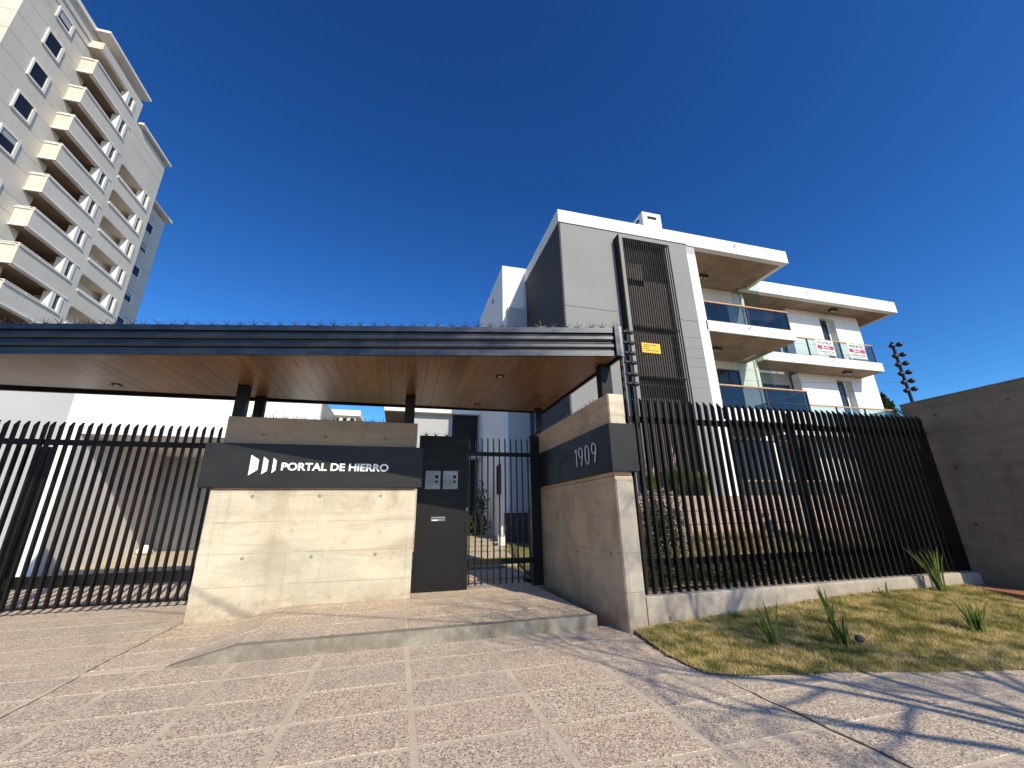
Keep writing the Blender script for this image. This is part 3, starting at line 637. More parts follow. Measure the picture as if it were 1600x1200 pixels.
# balustrades
def balus(x0, x1, y, zb, h, posts, side=None, smoke=True, back=0):
    P('handrail', B(x0, x1+.03, y-.03, y+.04, zb+h-.05, zb+h), M['handrail'])
    if back: P('handrail', B(x1-.04, x1+.03, y+.04, y+back, zb+h-.05, zb+h), M['handrail']); P('glass_panel', B(x1-.01, x1+.003, y+.05, y+back, zb+.03, zb+h-.06), M['smoke'])
    e = [x0]+posts+[x1]
    for i in range(len(e)-1):
        P('glass_panel', B(e[i]+.03, e[i+1]-.03, y, y+.012, zb+.03, zb+h-.06), M['smoke' if smoke else 'glass'])
    for p_ in e[1:]: P('baluster', B(p_-.025, p_+.025, y-.02, y+.03, zb, zb+h-.05), M['frame'])
balus(10.48, 14.4, 11.06, 8.1, .84, [12.45], back=2.3); balus(10.48, 14.4, 11.06, 4.8, .86, [12.5], back=2.3)
balus(15.1, 22.0, 13.1, 8.17, .92, [16.6, 17.9, 19.9], smoke=False, back=.95); balus(15.1, 22.0, 13.1, 4.85, .98, [16.8, 18.6, 20.3], smoke=False, back=.95)
balus(10.6, 20, 10.7, 1.86, .5, [12.5, 14.4, 16.3, 18.2])
# spot lamps under soffits
for x_, y_, z_ in ((12.2, 12.6, 11.26), (11.85, 12.25, 7.645), (20.9, 13.6, 11.22), (20.35, 13.4, 7.715)):
    h_ = P('spot_lamp', B(x_-.2, x_+.2, y_-.1, y_+.1, z_-.13, z_), M['lampdark'], bevel=.01)
    for d_ in (-.1, .1): build('lens', MB().lathe((x_+d_, y_, z_-.14), [(.065, 0), (.065, .02)], 12), M['lampglass'], h_)
# fascia cable hooks
for x_, y_, z_ in ((12.4, 10.955, 11.56), (18.6, 13.045, 11.5), (12.3, 10.995, 7.93), (19.0, 13.045, 7.95), (24.2, 13.045, 11.75)):
    P('wall_hook', MB().tube([(x_, y_, z_), (x_-.01, y_-.07, z_+.02), (x_+.04, y_-.09, z_+.08)], .014, 5), M['galv'])
# chimney
ch = P('chimney', B(8.62, 9.46, 11.36, 12.3, 11.6, 12.87), M['white'], bevel=.012)
build('vent_slot', B(8.84, 9.24, 11.345, 11.362, 12.56, 12.68), M['dark'], ch); build('vent_slot', B(8.605, 8.622, 11.6, 12.0, 12.56, 12.68), M['dark'], ch)
# advertising banners
def banner(x0, x1, head, cat, label, number):
    t = thing(cat, label, 'banner', ((x0+x1)/2, 13.0, 8.3), 'estate agent banners on the balcony')
    z0, z1 = 8.29, 9.04
    build('sheet', B(x0, x1, 13.068, 13.076, z0, z1), M['paper'], t)
    build('lettering', text_mb(head, x0+.1, x1-.1, 8.84, 8.98, 13.067, .005, .02), M['navy'], t)
    b_ = build('logo_band', B(x0+.05, x1-.04, 13.062, 13.067, 8.585, 8.775), M['red'], t)
    mid = (x0+x1)/2; q = MB(); q.v, q.f = text_mb('B', mid-.22, mid-.09, 8.615, 8.745, 13.06, .005, .03).v, text_mb('B', 0, 1, 0, 1, 0).f
    build('lettering', q, M['letter'], b_); build('lettering', text_mb('C', mid+.1, mid+.23, 8.615, 8.745, 13.06, .005, .03), M['letter'], b_)
    build('logo_mark', MB().prism([(mid-.05, 8.67), (mid+.005, 8.725), (mid+.06, 8.67), (mid+.035, 8.67), (mid+.035, 8.63), (mid-.025, 8.63), (mid-.025, 8.67)], 'y', 13.056, 13.061), M['letter'], b_)
    build('lettering', text_mb(number, x0+.1, x1-.08, 8.41, 8.52, 13.067, .005, .01), M['navy'], t)
    for z_ in (8.36, 8.325): build('lettering', B(x0+.3, x1-.15, 13.064, 13.067, z_, z_+.012), M['navy'], t)
banner(18.37, 19.45, 'ALQUILA', 'rental_banner', 'white banner reading ALQUILA with a crimson band on the balcony glass', '154632226')
banner(20.33, 21.43, 'VENDE', 'sale_banner', 'white banner reading VENDE with a crimson band on the balcony glass', '154632226')

# white volume behind the grey tower
wv = thing('white_wing', 'tall white block with round vent behind the grey stair tower', 'building', (5, 17, .5))
build('body', B(3.8, 7, 15.1, 20.4, .3, 12.05), M['white'], wv, bevel=.01)
build('front_block', B(3.98, 4.8, 14.9, 15.1, .5, 9.9), M['lgrey'], wv)
build('plinth', B(3.77, 4.85, 14.86, 15.1, .3, 1.5), M['shade_plinth_grey'], wv)
build('vent', MB().lathe((3.79, 17.0, 11.3), [(.14, 0), (.14, .02)], 14, 'x'), M['dark'], wv)
wf = build('window', B(3.77, 3.8, 15.6, 16.3, 2.2, 3.35), M['frame'], wv); build('pane', B(3.765, 3.77, 15.65, 16.25, 2.25, 3.3), M['glass_dark'], wf)
wf = build('window', B(4.15, 4.6, 14.87, 14.9, 5.3, 6.1), M['frame'], wv); build('pane', B(4.19, 4.56, 14.865, 14.87, 5.34, 6.06), M['glass_dark'], wf)
build('downpipe', MB().tube([(4.8, 14.95, .9), (4.8, 14.95, 11)], .05, 8), M['lgrey'], wv)
rb = thing('rear_building', 'light grey rear apartment building with white roof edge seen under the canopy', 'building', (2, 22, .8))
build('wall', B(.15, 4.3, 20.45, 28, .5, 7.3), M['lgrey'], rb); build('roof_edge', B(-.95, 4.5, 20.1, 28.2, 6.4, 7.2), M['white'], rb)
build('soffit', B(-.9, .15, 20.2, 27, 6.36, 6.399), M['soffitc'], rb)
build('wall_shadow_sheet', B(2.42, 3.72, 20.4, 20.449, .9, 6.4), M['dark'], rb, label='near black sheet standing in for the shadow on the grey wall')  # dark sheet painted as the shadow cast on the grey wall
build('porch_beam', B(2.9, 3.8, 19.6, 20.43, 4.1, 4.35), M['lgrey'], rb)
build('balcony_return', B(-.9, -.6, 24, 27, 3.4, 6.36), M['lgrey'], rb)
fb = thing('distant_building', 'small cream building with a parapet seen far under the canopy', 'building', (-9, 60, 0))
build('wall', B(-9.7, -6.6, 60, 66, 0, 15.2), M['tower'], fb); build('parapet', B(-9.9, -6.0, 59.6, 66, 15.2, 16.0), M['towertrim'], fb); build('balcony_slab', B(-9.7, -6.0, 59, 60, 13.2, 13.8), M['towertrim'], fb)
for i in range(3): build('window', B(-9.3+i, -8.8+i, 59.95, 60, 13.9, 14.9), M['dark'], fb)

# ------------------------------------------------------------------ courtyard behind the pedestrian gate
gm = MB()
gx = np.linspace(-2.45, 5.2, 20); gy = np.linspace(8.95, 30, 40)
for i in range(20):
    for j in range(40): gm.v.append((gx[i], gy[j], z_court(gx[i], gy[j])-.012))
for i in range(19):
    for j in range(39): gm.f.append((i*40+j, (i+1)*40+j, (i+1)*40+j+1, i*40+j+1))
cy_o = build('courtyard_ground', gm, M['turf'], kind='structure')
def z_c(x, y): return .15+np.clip(y-9, 0, 99)*.058
n = 42000; q = np.stack([rng.uniform(-2, 5, n), 9.3+rng.uniform(0, 1, n)**1.2*13, ], 1)
slabs = []
yy = 9.1
for k_ in range(9):
    d_ = .95 if k_ < 3 else .8; slabs.append((-.5, 2.75+.16*(yy-9)*1.0, yy, yy+d_)); yy += d_+.42
keep = np.ones(n, bool)
for a, b, c, d in slabs: keep &= ~((q[:, 0] > a) & (q[:, 0] < b) & (q[:, 1] > c) & (q[:, 1] < d))
np_mesh('courtyard_grass', blades(q[keep], z_c, .02, .07, .006, 1), 3, M['grass2'])
pa = MB(); paths = thing('garden_path', 'pinkish paving slabs stepping up the lawn behind the pedestrian gate', 'path', (2, 9, .15))
for a, b, c, d in slabs: build('paving_slab', MB().hexa([(a, c, z_court(0, c)-.03), (b, c, z_court(0, c)-.03), (b, d, z_court(0, d)-.03), (a, d, z_court(0, d)-.03)], [(a, c, z_court(0, c)+.02), (b, c, z_court(0, c)+.02), (b, d, z_court(0, d)+.02), (a, d, z_court(0, d)+.02)]), M['agg'], paths)
ed = MB(); pts_ = [(2.85+.17*(y-9.2)+.08*math.sin(y), y) for y in np.arange(9.3, 16, .5)]
for (a, b), (c, d) in zip(pts_[:-1], pts_[1:]): ed.hexa([(a, b, z_court(0, b)-.1), (a+.12, b, z_court(0, b)-.1), (c+.12, d, z_court(0, d)-.1), (c, d, z_court(0, d)-.1)], [(a, b, z_court(0, b)+.05), (a+.12, b, z_court(0, b)+.05), (c+.12, d, z_court(0, d)+.05), (c, d, z_court(0, d)+.05)])
build('edging', ed, M['soil'], paths)
for x_, y_, lab in ((3.45, 14.2, 'white meter box nearer the path behind the gate'), (3.75, 15.0, 'taller white meter box against the grey plinth')):
    h_ = .3 if x_ < 3.6 else .55
    t = thing('meter_box', lab, 'box', (x_, y_, z_court(0, y_)), 'meter boxes by the path'); z_ = z_court(0, y_)
    build('body', B(x_-.13, x_+.13, y_-.1, y_+.1, z_, z_+h_), M['white'], t, bevel=.008); build('lid', B(x_-.15, x_+.15, y_-.12, y_+.12, z_+h_, z_+h_+.03), M['lgrey'], t)
sh = thing('dark_shrub', 'dark leafy shrub against the rear building behind the gate', 'shrub', (3.1, 17.5, .6))
np_mesh('foliage', leaves(np.concatenate([ellipsoid_pts((2.9, 17.6, 1.1), (.9, .6, .55), 1500), ellipsoid_pts((3.35, 17.2, 1.9), (.35, .35, 1.0), 500, .1)]), .08), 4, M['pine'], sh, None)
build('stem', MB().tube([(3.2, 17.3, .6), (3.3, 17.2, 1.5), (3.4, 17.2, 2.6)], .03, 5, .01), M['bark'], sh)

# ------------------------------------------------------------------ garden behind the street fence
gm = MB(); gx = np.linspace(3.12, 16, 30); gy = np.linspace(5.42, 8.5, 16)
for i in range(30):
    for j in range(16): gm.v.append((gx[i], gy[j], float(z_slope(gx[i], gy[j]))+.03*math.sin(gx[i]*2.7)*math.sin(gy[j]*2)))
for i in range(29):
    for j in range(15): gm.f.append((i*16+j, (i+1)*16+j, (i+1)*16+j+1, i*16+j+1))
build('garden_bank', gm, M['turf'], kind='structure')
build('garden_terrace', MB().box(5.1, 26, 8.62, 10.6, .5, 1.42).box(5.1, 26, 9.02, 10.6, 1.42, 1.76), M['soil'], kind='structure')
n = 30000; q = np.stack([rng.uniform(3.15, 15, n), rng.uniform(6.2, 8.45, n)], 1)
np_mesh('bank_grass', blades(q, z_slope, .02, .09, .005, 1), 3, M['grass'])
n = 11000; q = np.stack([rng.uniform(3.15, 9.4, n), 5.48+rng.uniform(0, 1, n)**1.5*1.0, np.zeros(n)], 1); q[:, 2] = z_slope(q[:, 0], q[:, 1])+rng.uniform(0, .28, n)*(1.2-(q[:, 1]-5.48))*(.6+.4*np.sin(q[:, 0]*5))
np_mesh('ground_cover', leaves(q, .035), 4, M['hedge'])
def stone_wall(t, y, z0, z1, x0, x1, course):
    z = z0
    while z < z1-.02:
        h_ = min(course, z1-z); x = x0
        while x < x1-.05:
            l_ = min(random.uniform(.32, .62), x1-x)
            d_ = random.uniform(0, .03); m = MB(); e_ = .012
            m.box(x+.006, x+l_-.006, y-d_, y+.22, z+.006, z+h_-.006)
            build('stone', m, M['stone'], t, bevel=.014); x += l_
        z += h_
tw = thing('lower_garden_wall', 'lower pinkish stone retaining wall in the garden behind the fence', 'retaining wall', (7.5, 8.5, .9)); stone_wall(tw, 8.42, .85, 1.43, 5.2, 16, .29)
tw = thing('upper_garden_wall', 'upper pinkish stone retaining wall below the terrace', 'retaining wall', (7.5, 8.9, 1.43)); stone_wall(tw, 8.82, 1.43, 1.80, 5.2, 16, .37)
bu = thing('flowering_bush', 'pale pink flowering bush just behind the fence by the number wall', 'bush', (4.5, 6.6, .6))
np_mesh('foliage', leaves(np.concatenate([ellipsoid_pts((4.3, 6.6, 1.05), (.6, .5, .65), 2600, .3), ellipsoid_pts((4.75, 7.0, 1.3), (.55, .4, .5), 1500, .3)]), .045), 4, M['hedge'], bu, None)
np_mesh('blossom', leaves(np.concatenate([ellipsoid_pts((4.3, 6.6, 1.08), (.66, .55, .72), 1500, .85), ellipsoid_pts((4.8, 7.0, 1.33), (.6, .45, .56), 900, .85)]), .033), 4, M['blossom'], bu, None)
build('stem', MB().tube([(4.4, 6.6, .5), (4.4, 6.65, 1.1)], .03, 5, .015), M['bark'], bu)
stk = tag(build('plant_stake', MB().tube([(3.42, 5.5, .38), (3.44, 5.5, 1.5)], .012, 6), M['handrail']), 'thin wooden stake standing in the garden next to the number wall', 'stake')
def fountain(x, y, z, n_, hh, lab, mat, plume=True):
    t = thing('fountain_grass', lab, 'ornamental grass', (x, y, z), 'fountain grasses on the garden wall')
    a = rng.uniform(0, 6.28, n_); r_ = rng.uniform(0, .12, n_); l = rng.uniform(.1, .5, n_)*hh; h_ = rng.uniform(.55, 1, n_)*hh
    p0 = np.stack([x+np.cos(a)*r_, y+np.sin(a)*r_, np.full(n_, z)], 1); t_ = np.stack([-np.sin(a), np.cos(a), a*0], 1)*.008
    p2 = p0+np.stack([np.cos(a)*l*.35, np.sin(a)*l*.35, h_*.65], 1); p3 = p0+np.stack([np.cos(a)*l, np.sin(a)*l, h_], 1)
    np_mesh('foliage', np.stack([p0-t_, p0+t_, p2+t_*.7, p2-t_*.7], 1).reshape(-1, 3), 4, mat, t, None)
    np_mesh('blade_tips', np.stack([p2-t_*.7, p2+t_*.7, p3], 1).reshape(-1, 3), 3, mat, t, None)
    if plume:
        for k_ in range(9):
            b = random.uniform(0, 6.28); o_ = random.uniform(.05, .3); hz = z+hh*random.uniform(.85, 1.35); c_ = (x+math.cos(b)*o_, y+math.sin(b)*o_, hz)
            build('plume', MB().tube([(x, y, z+.2), (c_[0]*.6+x*.4, c_[1]*.6+y*.4, z+hh*.7), (c_[0], c_[1], hz-.12)], .004, 4).tube([(c_[0], c_[1], hz-.13), (c_[0]+.01, c_[1], hz-.05), (c_[0]+.03, c_[1], hz+.12)], [.008, .026, .006], 6), M['plume'], t)
fountain(6.15, 9.3, 1.76, 500, .75, 'purple plumed grass clump at the left end of the stone wall', M['hedge'])
fountain(7.0, 9.35, 1.76, 600, .95, 'tallest purple plumed grass clump before the slatted screen', M['hedge'])
fountain(7.75, 9.3, 1.76, 500, .75, 'yellow green grass clump before the grey wall without plumes', M['grass2'], False)

# conifers behind the wing
def conifer(x, y, z0, z1, r_, lab):
    t = thing('conifer_tree', lab, 'tree', (x, y, z0), 'conifers behind the apartment building')
    n_ = 4200; h_ = rng.uniform(0, 1, n_)**.8; a = rng.uniform(0, 6.28, n_); rr = r_*(1-h_)**.75*rng.uniform(.35, 1.08, n_)*(.8+.2*np.sin(a*3+h_*20))
    pts = np.stack([x+np.cos(a)*rr, y+np.sin(a)*rr, z0+1+(z1-z0-1)*h_+rng.normal(0, .05, n_)], 1)
    np_mesh('crown', leaves(pts, .16), 4, M['pine'], t, None); build('trunk', MB().tube([(x, y, z0), (x, y, z1-.4)], .16, 6, .03), M['bark'], t)
conifer(29.0, 17.5, 0, 8.3, 2.2, 'dark green conifer showing beyond the right corner of the apartment building')
conifer(21.5, 11.6, 0, 5.6, 1.0, 'small conifer tip beside the electric fence pole')

# ------------------------------------------------------------------ electric fence
ZI = [4.22, 4.03, 3.85, 3.69, 3.49, 3.33]; ZR = [4.56, 4.34, 4.15, 3.96, 3.78, 3.61]
def ins_mesh():
    return MB().lathe((0, 0, 0), [(.008, -.07), (.018, -.06), (.03, -.035), (.016, -.028), (.036, -.01), (.036, .012), (.014, .025), (.012, .06)], 8, 'x')
IM = shared(ins_mesh(), M['insul'], True)
ep = thing('electric_fence_pole', 'slim grey electric fence pole with insulators beside the canopy end', 'pole', (3.45, 5.4, .4), 'electric fence poles')
build('shaft', MB().tube([(3.47, 5.36, .4), (3.44, 5.33, 4.28)], .02, 8), M['galv'], ep)
build('shaft', MB().tube([(3.33, 5.42, .4), (3.33, 5.42, 4.2)], .028, 6), M['black'], ep)
for z in ZI: place('insulator', IM, ep, (3.50, 5.31, z)); place('insulator', IM, ep, (3.38, 5.31, z))
ep2 = thing('electric_fence_pole', 'black electric fence pole with bulky insulators by the dark boundary wall', 'pole', (9.6, 5.4, .4), 'electric fence poles')
build('shaft', MB().tube([(9.62, 5.33, 2.4), (9.56, 5.32, 4.66)], .028, 8), M['black'], ep2)
IM2 = shared(MB().lathe((0, 0, 0), [(.012, -.06), (.04, -.045), (.052, 0), (.04, .035), (.014, .05)], 10, 'x'), M['insul'], True)
for z in ZR:
    o = place('insulator', IM2, ep2, (9.50, 5.30, z)); o = place('insulator', IM2, ep2, (9.68, 5.27, z+.04)); o.rotation_euler = (0, 0, R(-60))
wi = thing('electric_fence_wires', 'six thin electric fence wires strung above the street fence', 'wires', (6.5, 5.3, 3.8))
for a, b in zip(ZI, ZR):
    build('wire', MB().tube([(3.5+(6.0)*t, 5.31, a+(b-a)*t-.10*4*t*(1-t)*.5) for t in np.linspace(0, 1, 9)], .0022, 4), M['galv'], wi)
    build('wire', MB().tube([(9.66, 5.27-4.9*t, b+.04-.05*4*t*(1-t)+.1*t) for t in np.linspace(0, 1, 7)], .0012, 4), M['galv'], wi)
ep3 = thing('electric_fence_pole', 'electric fence pole on the near end of the boundary wall', 'pole', (9.66, .35, 0), 'electric fence poles'); build('shaft', MB().tube([(9.66, .35, -.05), (9.66, .35, 4.8)], .03, 8), M['black'], ep3)
ys_ = thing('warning_sign', 'small yellow electric fence warning sign hung on the wires', 'sign', (3.82, 5.28, 3.96))
build('plate', B(3.645, 3.985, 5.272, 5.276, 3.875, 4.045), M['yellow'], ys_)
pr = MB()
for r_, (a, b) in enumerate(((.04, .27), (.02, .12), (.02, .12), (.05, .30))):
    zz = 4.005-r_*.032; x = 3.645+a
    while x < 3.645+b: l_ = random.uniform(.012, .03); pr.box(x, x+l_, 5.269, 5.2715, zz, zz+.011); x += l_+.006
build('print', pr, M['ink'], ys_)

n = 500; q = np.stack([rng.uniform(3.2, 8.9, n), 5.06-rng.uniform(0, 1, n)**2*.12, np.zeros(n)], 1); q[:, 2] = z_verge(q[:, 0], q[:, 1])+rng.uniform(0, .05, n)
np_mesh('dry_leaves', leaves(q, .02), 4, M['grass'])
# ------------------------------------------------------------------ irises in the verge
def iris(x, y, n_, hmax, lab, tilt=0):
    z = float(z_verge(x, y)); t = thing('iris_clump', lab, 'plant', (x, y, z), 'iris clumps growing in the grass verge')
    for k_ in range(n_):
        b = random.uniform(0, 6.28); r_ = random.uniform(0, .06); h_ = hmax*random.choice([.5, .6, .75, .9, 1]); l = random.uniform(.05, .4)*h_; w_ = random.uniform(.010, .017); a = random.uniform(-.9, .9)
        x0, y0 = x+math.cos(b)*r_, y+math.sin(b)*r_; dx, dy = math.cos(b)*l+tilt*h_, math.sin(b)*l; c, s_ = math.cos(a)*w_, math.sin(a)*w_
        m = MB(); L_ = []
        for q_, ww in ((0, .8), (.4, 1), (.75, .7), (1, .05)):
            bend = q_**1.6; L_.append(((x0+dx*bend-c*ww, y0+dy*bend-s_*ww, z-.01+h_*q_*(1-.12*bend)), (x0+dx*bend+c*ww, y0+dy*bend+s_*ww, z-.01+h_*q_*(1-.12*bend))))
        m.add([p for pr_ in L_ for p in pr_], [(2*i, 2*i+1, 2*i+3, 2*i+2) for i in range(3)])
        build('leaf', m, M['iris'], t)
iris(4.0, 4.1, 13, .52, 'sparse dark iris clump nearest the number wall', -.1)
iris(5.15, 4.35, 16, .50, 'pale leaved iris clump close to the base wall', -.15)
iris(4.62, 3.82, 22, .42, 'dense iris clump with a stone at its foot')
iris(8.1, 4.9, 24, .75, 'tall iris clump before the end of the base wall', -.1)
iris(6.5, 3.7, 26, .40, 'spreading green iris clump standing alone at the right')
iris(7.0, 4.95, 5, .25, 'tiny tuft of thin leaves against the base wall')
tag(build('stone', MB().lathe((4.83, 3.8, .1), [(.01, -.04), (.045, -.02), (.05, .0), (.03, .03), (.005, .038)], 7), M['bark'], smooth=False), 'small dark stone lying in the grass beside an iris clump', 'stone')
lv = MB()
for i in range(45):
    x_, y_ = random.uniform(3.3, 8), random.uniform(3.4, 5); z_ = float(z_verge(x_, y_))+.035; a = random.uniform(0, 6.28); l_ = random.uniform(.006, .016); c, s_ = math.cos(a)*l_, math.sin(a)*l_
    lv.quad((x_-c, y_-s_, z_), (x_+s_*.4, y_-c*.4, z_+.008), (x_+c, y_+s_, z_+.005), (x_-s_*.4, y_+c*.4, z_))
build('leaf_litter', lv, M['cement'], kind='stuff')

# ------------------------------------------------------------------ residential tower
tw = thing('apartment_tower', 'tall cream apartment tower with stacked balconies at the upper left', 'building', (-30, 36, 0))
def T(name, mb, mat, **k): return build(name, mb, mat, tw, **k)
S_ = 1.625
def tz(z): return 1.4+(z-1.4)*S_
XF, XW = -26.0, -27.03
zb = [tz(z) for z in (8.05, 9.86, 11.62, 13.43, 15.24, 17.04, 18.81, 20.6, 22.5)]     # slab undersides
ztop = tz(24.26)
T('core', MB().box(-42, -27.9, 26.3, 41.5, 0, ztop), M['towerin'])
# window wall in panels
levels = [6.0, 7.9, 9.75] + [tz(z) for z in (8.3, 9.05, 10.15, 10.9, 12.0, 12.75, 13.85, 14.6, 15.95, 16.7, 17.8, 18.72, 19.75, 20.68, 21.7, 22.68, 23.63)]
levels = sorted(levels)+[ztop]
for a, b in zip(levels[:-1], levels[1:]): T('wall_panel', B(-28.5, XW, 26.13, 31.9, a+.03, b), M['tower'])
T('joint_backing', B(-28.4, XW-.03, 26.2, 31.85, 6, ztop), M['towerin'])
for a, b in zip(levels[:-1], levels[1:]): T('wall_panel', B(-34, -28.5, 26.13, 26.6, a+.03, b), M['tower'])
T('corner_return', B(-40, -34, 25.2, 27, 6, ztop), M['tower'])
def twin(x, y0, y1, z0, z1, fr=.13, name='window', tilt=False):
    m = MB(); m.box(x, x+.09, y0, y1, z0, z0+fr).box(x, x+.09, y0, y1, z1-fr, z1).box(x, x+.09, y0, y0+fr, z0+fr, z1-fr).box(x, x+.09, y1-fr*1.6, y1, z0+fr, z1-fr)
    f = T(name, m, M['towertrim']); build('pane', B(x+.01, x+.03, y0+fr, y1-fr*1.6, z0+fr, z1-fr), M['glass_dark'], f)
    if random.random() < .45: h_ = random.uniform(.25, .6)*(z1-z0); build('blind', B(x+.031, x+.036, y0+fr, y1-fr*1.6, z1-fr-h_, z1-fr), M['lgrey'], f)
    return f
for z0, z1 in ((8.3, 9.25), (10.15, 11.1), (12.0, 12.95), (13.9, 14.85), (16.0, 16.95), (17.9, 18.85), (19.78, 20.75), (21.72, 22.68), (23.5, 24.2)):
    twin(XW, 28.1, 29.6, tz(z0), tz(z1))
# balcony stack
for i, z in enumerate(zb):
    last = i == len(zb)-1
    T('balcony_parapet', MB().box(XF-.12, XF, 31.03, 36.48, z, z+1.38), M['tower'])
    T('balcony_end', B(XW, XF-.12, 31.03, 31.15, z, z+1.38), M['tower'])
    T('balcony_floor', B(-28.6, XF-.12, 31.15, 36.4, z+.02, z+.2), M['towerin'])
    T('cornice', MB().box(XF, XF+.05, 31.0, 36.0, z-.03, z+.09).box(XW, XF+.05, 30.97, 31.03, z-.03, z+.09), M['towertrim'])
    T('sill', MB().box(XF-.16, XF+.08, 31.0, 35.75, z+1.38, z+1.46).box(XW, XF-.16, 30.95, 31.19, z+1.38, z+1.46), M['towertrim'])
    T('handrail', MB().tube([(XW, 31.08, z+1.62), (XF-.05, 31.08, z+1.62), (XF-.05, 34.5, z+1.62)], .035, 5).tube([(XF-.05, 32.8, z+1.46), (XF-.05, 32.8, z+1.62)], .025, 4).tube([(XF-.05, 31.08, z+1.46), (XF-.05, 31.08, z+1.62)], .025, 4), M['towertrim'])
    top = zb[i+1] if not last else tz(24.24)
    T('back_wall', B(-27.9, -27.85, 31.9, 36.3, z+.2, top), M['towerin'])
    d_ = T('balcony_door', B(-27.84, -27.8, 33.9, 35.3, z+.2, z+2.3), M['dark'])
    T('wall_panel', B(-27.8, XF, 35.62, 36.48, z+1.38, top+.0), M['tower'])
    T('lintel', B(XF-.25, XF-.02, 31.15, 35.62, top-.08, top), M['towertrim'])
    # white framed window closing the far end of the balcony
    z0, z1 = z+1.46, top-.1
    f = T('end_window', MB().box(XF-.5, XF+.05, 34.55, 34.68, z0, z1).box(XF-.12, XF+.03, 34.68, 34.95, z0, z1).box(XF-.45, XF+.06, 35.4, 35.62, z0, z1).box(XF-.12, XF+.05, 34.68, 35.4, z0, z0+.1), M['towertrim'])
    build('pane', B(XF-.1, XF-.07, 34.95, 35.4, z0+.1, z1), M['glass_dark'], f)
# top balcony parapet and roof slab
T('roof_parapet', B(-28, XF, 31.03, 36.5, tz(24.24), tz(24.7)), M['tower']); T('roof_parapet', B(-28.5, XW+.05, 26.1, 31.03, tz(24.2), tz(24.6)), M['tower'])
T('roof_gallery', B(-40, -26.9, 27.5, 36.0, tz(24.6), tz(25.2)), M['tower'])
T('roof_slab', MB().box(-42, XF+.25, 30.8, 36.9, tz(25.28), tz(25.42)).box(-42, XW+.35, 25.6, 30.8, tz(25.2), tz(25.42)), M['towertrim'])
# loggia stack
lz = [tz(z) for z in (8.75, 10.58, 12.38, 14.16, 15.94, 17.69, 19.44)]
edges = [0]+lz
for i, z in enumerate(lz):
    zt = z+1.46; nz = lz[i+1] if i+1 < len(lz) else tz(23.3)
    T('wall_panel', B(-27.6, XF+.001, 36.5, 41.65, zt, nz if i+1 < len(lz) else tz(21.9)), M['tower'])
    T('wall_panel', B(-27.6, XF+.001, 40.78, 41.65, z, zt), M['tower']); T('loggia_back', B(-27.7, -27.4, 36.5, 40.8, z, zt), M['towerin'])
    T('corner_fillet', MB().prism([(36.5, zt), (36.75, zt), (36.58, zt-.06), (36.5, zt-.22)], 'x', -26.6, XF-.002), M['tower'])
    T('sill', MB().box(XF, XF+.09, 36.5, 40.9, z-.12, z+.03).box(XF, XF+.07, 40.72, 40.88, z+.03, zt), M['towertrim'])
    T('handrail', MB().tube([(XF, 36.6, z+.15), (XF, 39.9, z+.15)], .03, 5), M['towertrim'])
    f = T('end_window', MB().box(XF-.5, XF+.05, 39.85, 39.98, z, zt).box(XF-.12, XF+.03, 39.98, 40.2, z, zt).box(XF-.12, XF+.05, 40.62, 40.8, z, zt).box(XF-.12, XF+.04, 39.98, 40.62, z, z+.08), M['towertrim'])
    build('pane', B(XF-.1, XF-.07, 40.2, 40.62, z+.08, zt), M['glass_dark'], f)
for a, b in ((21.92, 22.62), (22.64, 23.3)): T('wall_panel', B(-27.6, XF+.001, 36.5, 41.65, tz(a), tz(b)), M['tower'])
T('lower_roof_slab', B(-40, XF+.3, 36.9, 42.0, tz(23.5), tz(23.62)), M['towertrim']); T('roof_gallery', B(-40, XF-.5, 36.9, 41.4, tz(23.3), tz(23.5)), M['towerin'])
T('mid_wall', B(-41, -27.0, 36.5, 41.6, 0, tz(23.3)), M['tower'])
T('base_wall', B(-28, XF, 31.1, 41.6, 0, zb[0]), M['tower'])
# rear wing
rwz = [tz(z)*1 for z in (8.0, 9.8, 11.6, 13.4, 15.2, 17.0, 18.8, 20.6)]
RX = -27.63
for a, b in zip([6]+rwz, rwz+[tz(21.2)]): T('wall_panel', B(-40, RX, 41.66, 46.8, a+.03, b), M['tower'])
T('joint_backing', B(-39, RX-.04, 41.7, 46.7, 6, tz(21.1)), M['towerin'])
for z in (8.9, 10.7, 12.5, 14.3, 16.1, 17.9, 19.35):
    twin(RX, 44.0, 45.3, tz(z), tz(z+.75), .1)
T('rear_roof', B(-40, RX+.4, 41.7, 47.3, tz(21.45), tz(21.6)), M['towertrim'])
T('rear_gallery', B(-39, RX-.3, 41.7, 46.3, tz(21.2), tz(21.45)), M['towerin'])

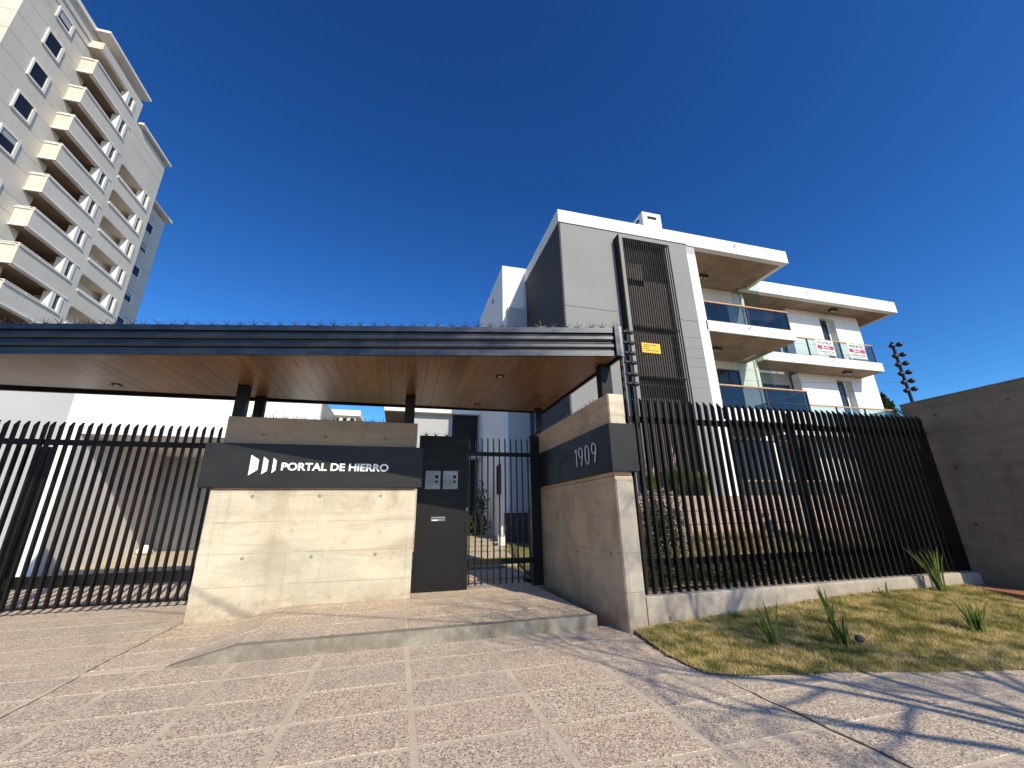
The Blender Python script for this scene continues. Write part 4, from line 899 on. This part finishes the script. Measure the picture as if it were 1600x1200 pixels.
# ------------------------------------------------------------------ out of frame: bare street tree and cable whose shadows fall in view
def bare_tree(x, y):
    t = thing('bare_street_tree', 'leafless street tree on the sidewalk behind the viewpoint, casting branch shadows', 'tree', (x, y, 0))
    tr = MB(); tr.tube([(x, y, -.05), (x+.03, y, 1.2), (x-.05, y+.05, 2.8)], [.16, .12, .10], 9); br = MB(); rnd = random.Random(19)
    def seen(q):                                  # branches left out in view and where their shadow would cross clear paving
        v = Vector(q)-Vector((0, 0, EYE)); f_ = v.dot(fw)
        if q[2] > 2.9 and q[0]-.4*q[2] < 2.0 and q[1]+1.355*q[2] < 4.2: return True
        return f_ > .1 and abs(v.dot(rt)/f_) < 1.45 and abs(v.dot(up)/f_) < 1.2
    def grow(p, d, l, r_, k):
        pts = [p]; q = Vector(p); dd = Vector(d)
        for i in range(5):
            dd = (dd+Vector((rnd.uniform(-.36, .36), rnd.uniform(-.36, .36), rnd.uniform(-.12, .16)))).normalized(); q = q+dd*l/5; pts.append(q.copy())
        if any(seen(q_) for q_ in pts): return
        br.tube(pts, r_, 5 if k < 2 else 3, max(.004, r_*.5))
        if k >= 6: return
        for i in range(3 if k < 5 else 2):
            a = rnd.uniform(0, 6.28); o_ = dd.orthogonal().normalized(); o2 = dd.cross(o_); s_ = rnd.uniform(.45, .95)
            nd = (dd+(o_*math.cos(a)+o2*math.sin(a))*s_+Vector((0, 0, .05))).normalized(); grow(pts[rnd.choice([2, 3, 4])] if i else pts[5], nd, l*rnd.uniform(.6, .82), max(.0035, r_*.54), k+1)
    for a, s_ in ((2.6, 1.0), (3.5, 1.1), (1.4, .8), (5.0, .9), (.2, .8), (2.0, .5)):
        grow(Vector((x-.05, y+.05, 2.75)), Vector((math.cos(a)*s_, math.sin(a)*s_, 1)).normalized(), 1.75, .048, 0)
    build('trunk', tr, M['bark'], t, smooth=True); build('crown', br, M['bark'], t)
bare_tree(5.5, -2.1)
u1 = thing('utility_pole', 'weathered utility pole across the sidewalk behind the viewpoint', 'pole', (9.0, -6.9, 0), 'utility poles'); build('shaft', MB().tube([(9.4, -6.95, -.1), (9.4, -6.95, 7.6)], .13, 9, .1), M['pole'], u1)
u2 = thing('utility_pole', 'weathered utility pole left of the driveway outside the view', 'pole', (-9.5, 4.3, 0), 'utility poles'); build('shaft', MB().tube([(-9.6, 4.33, -.1), (-9.6, 4.33, 7.6)], .13, 9, .1), M['pole'], u2)
tag(build('overhead_cable', MB().tube([(9.4, -6.95, 7.0), (3.79, -3.64, 7.0), (.9, -1.93, 7.0), (-.16, -1.3, 7.0), (-9.6, 4.33, 7.0)], .018, 6), M['rubber']), 'black overhead cable crossing above the sidewalk', 'cable')
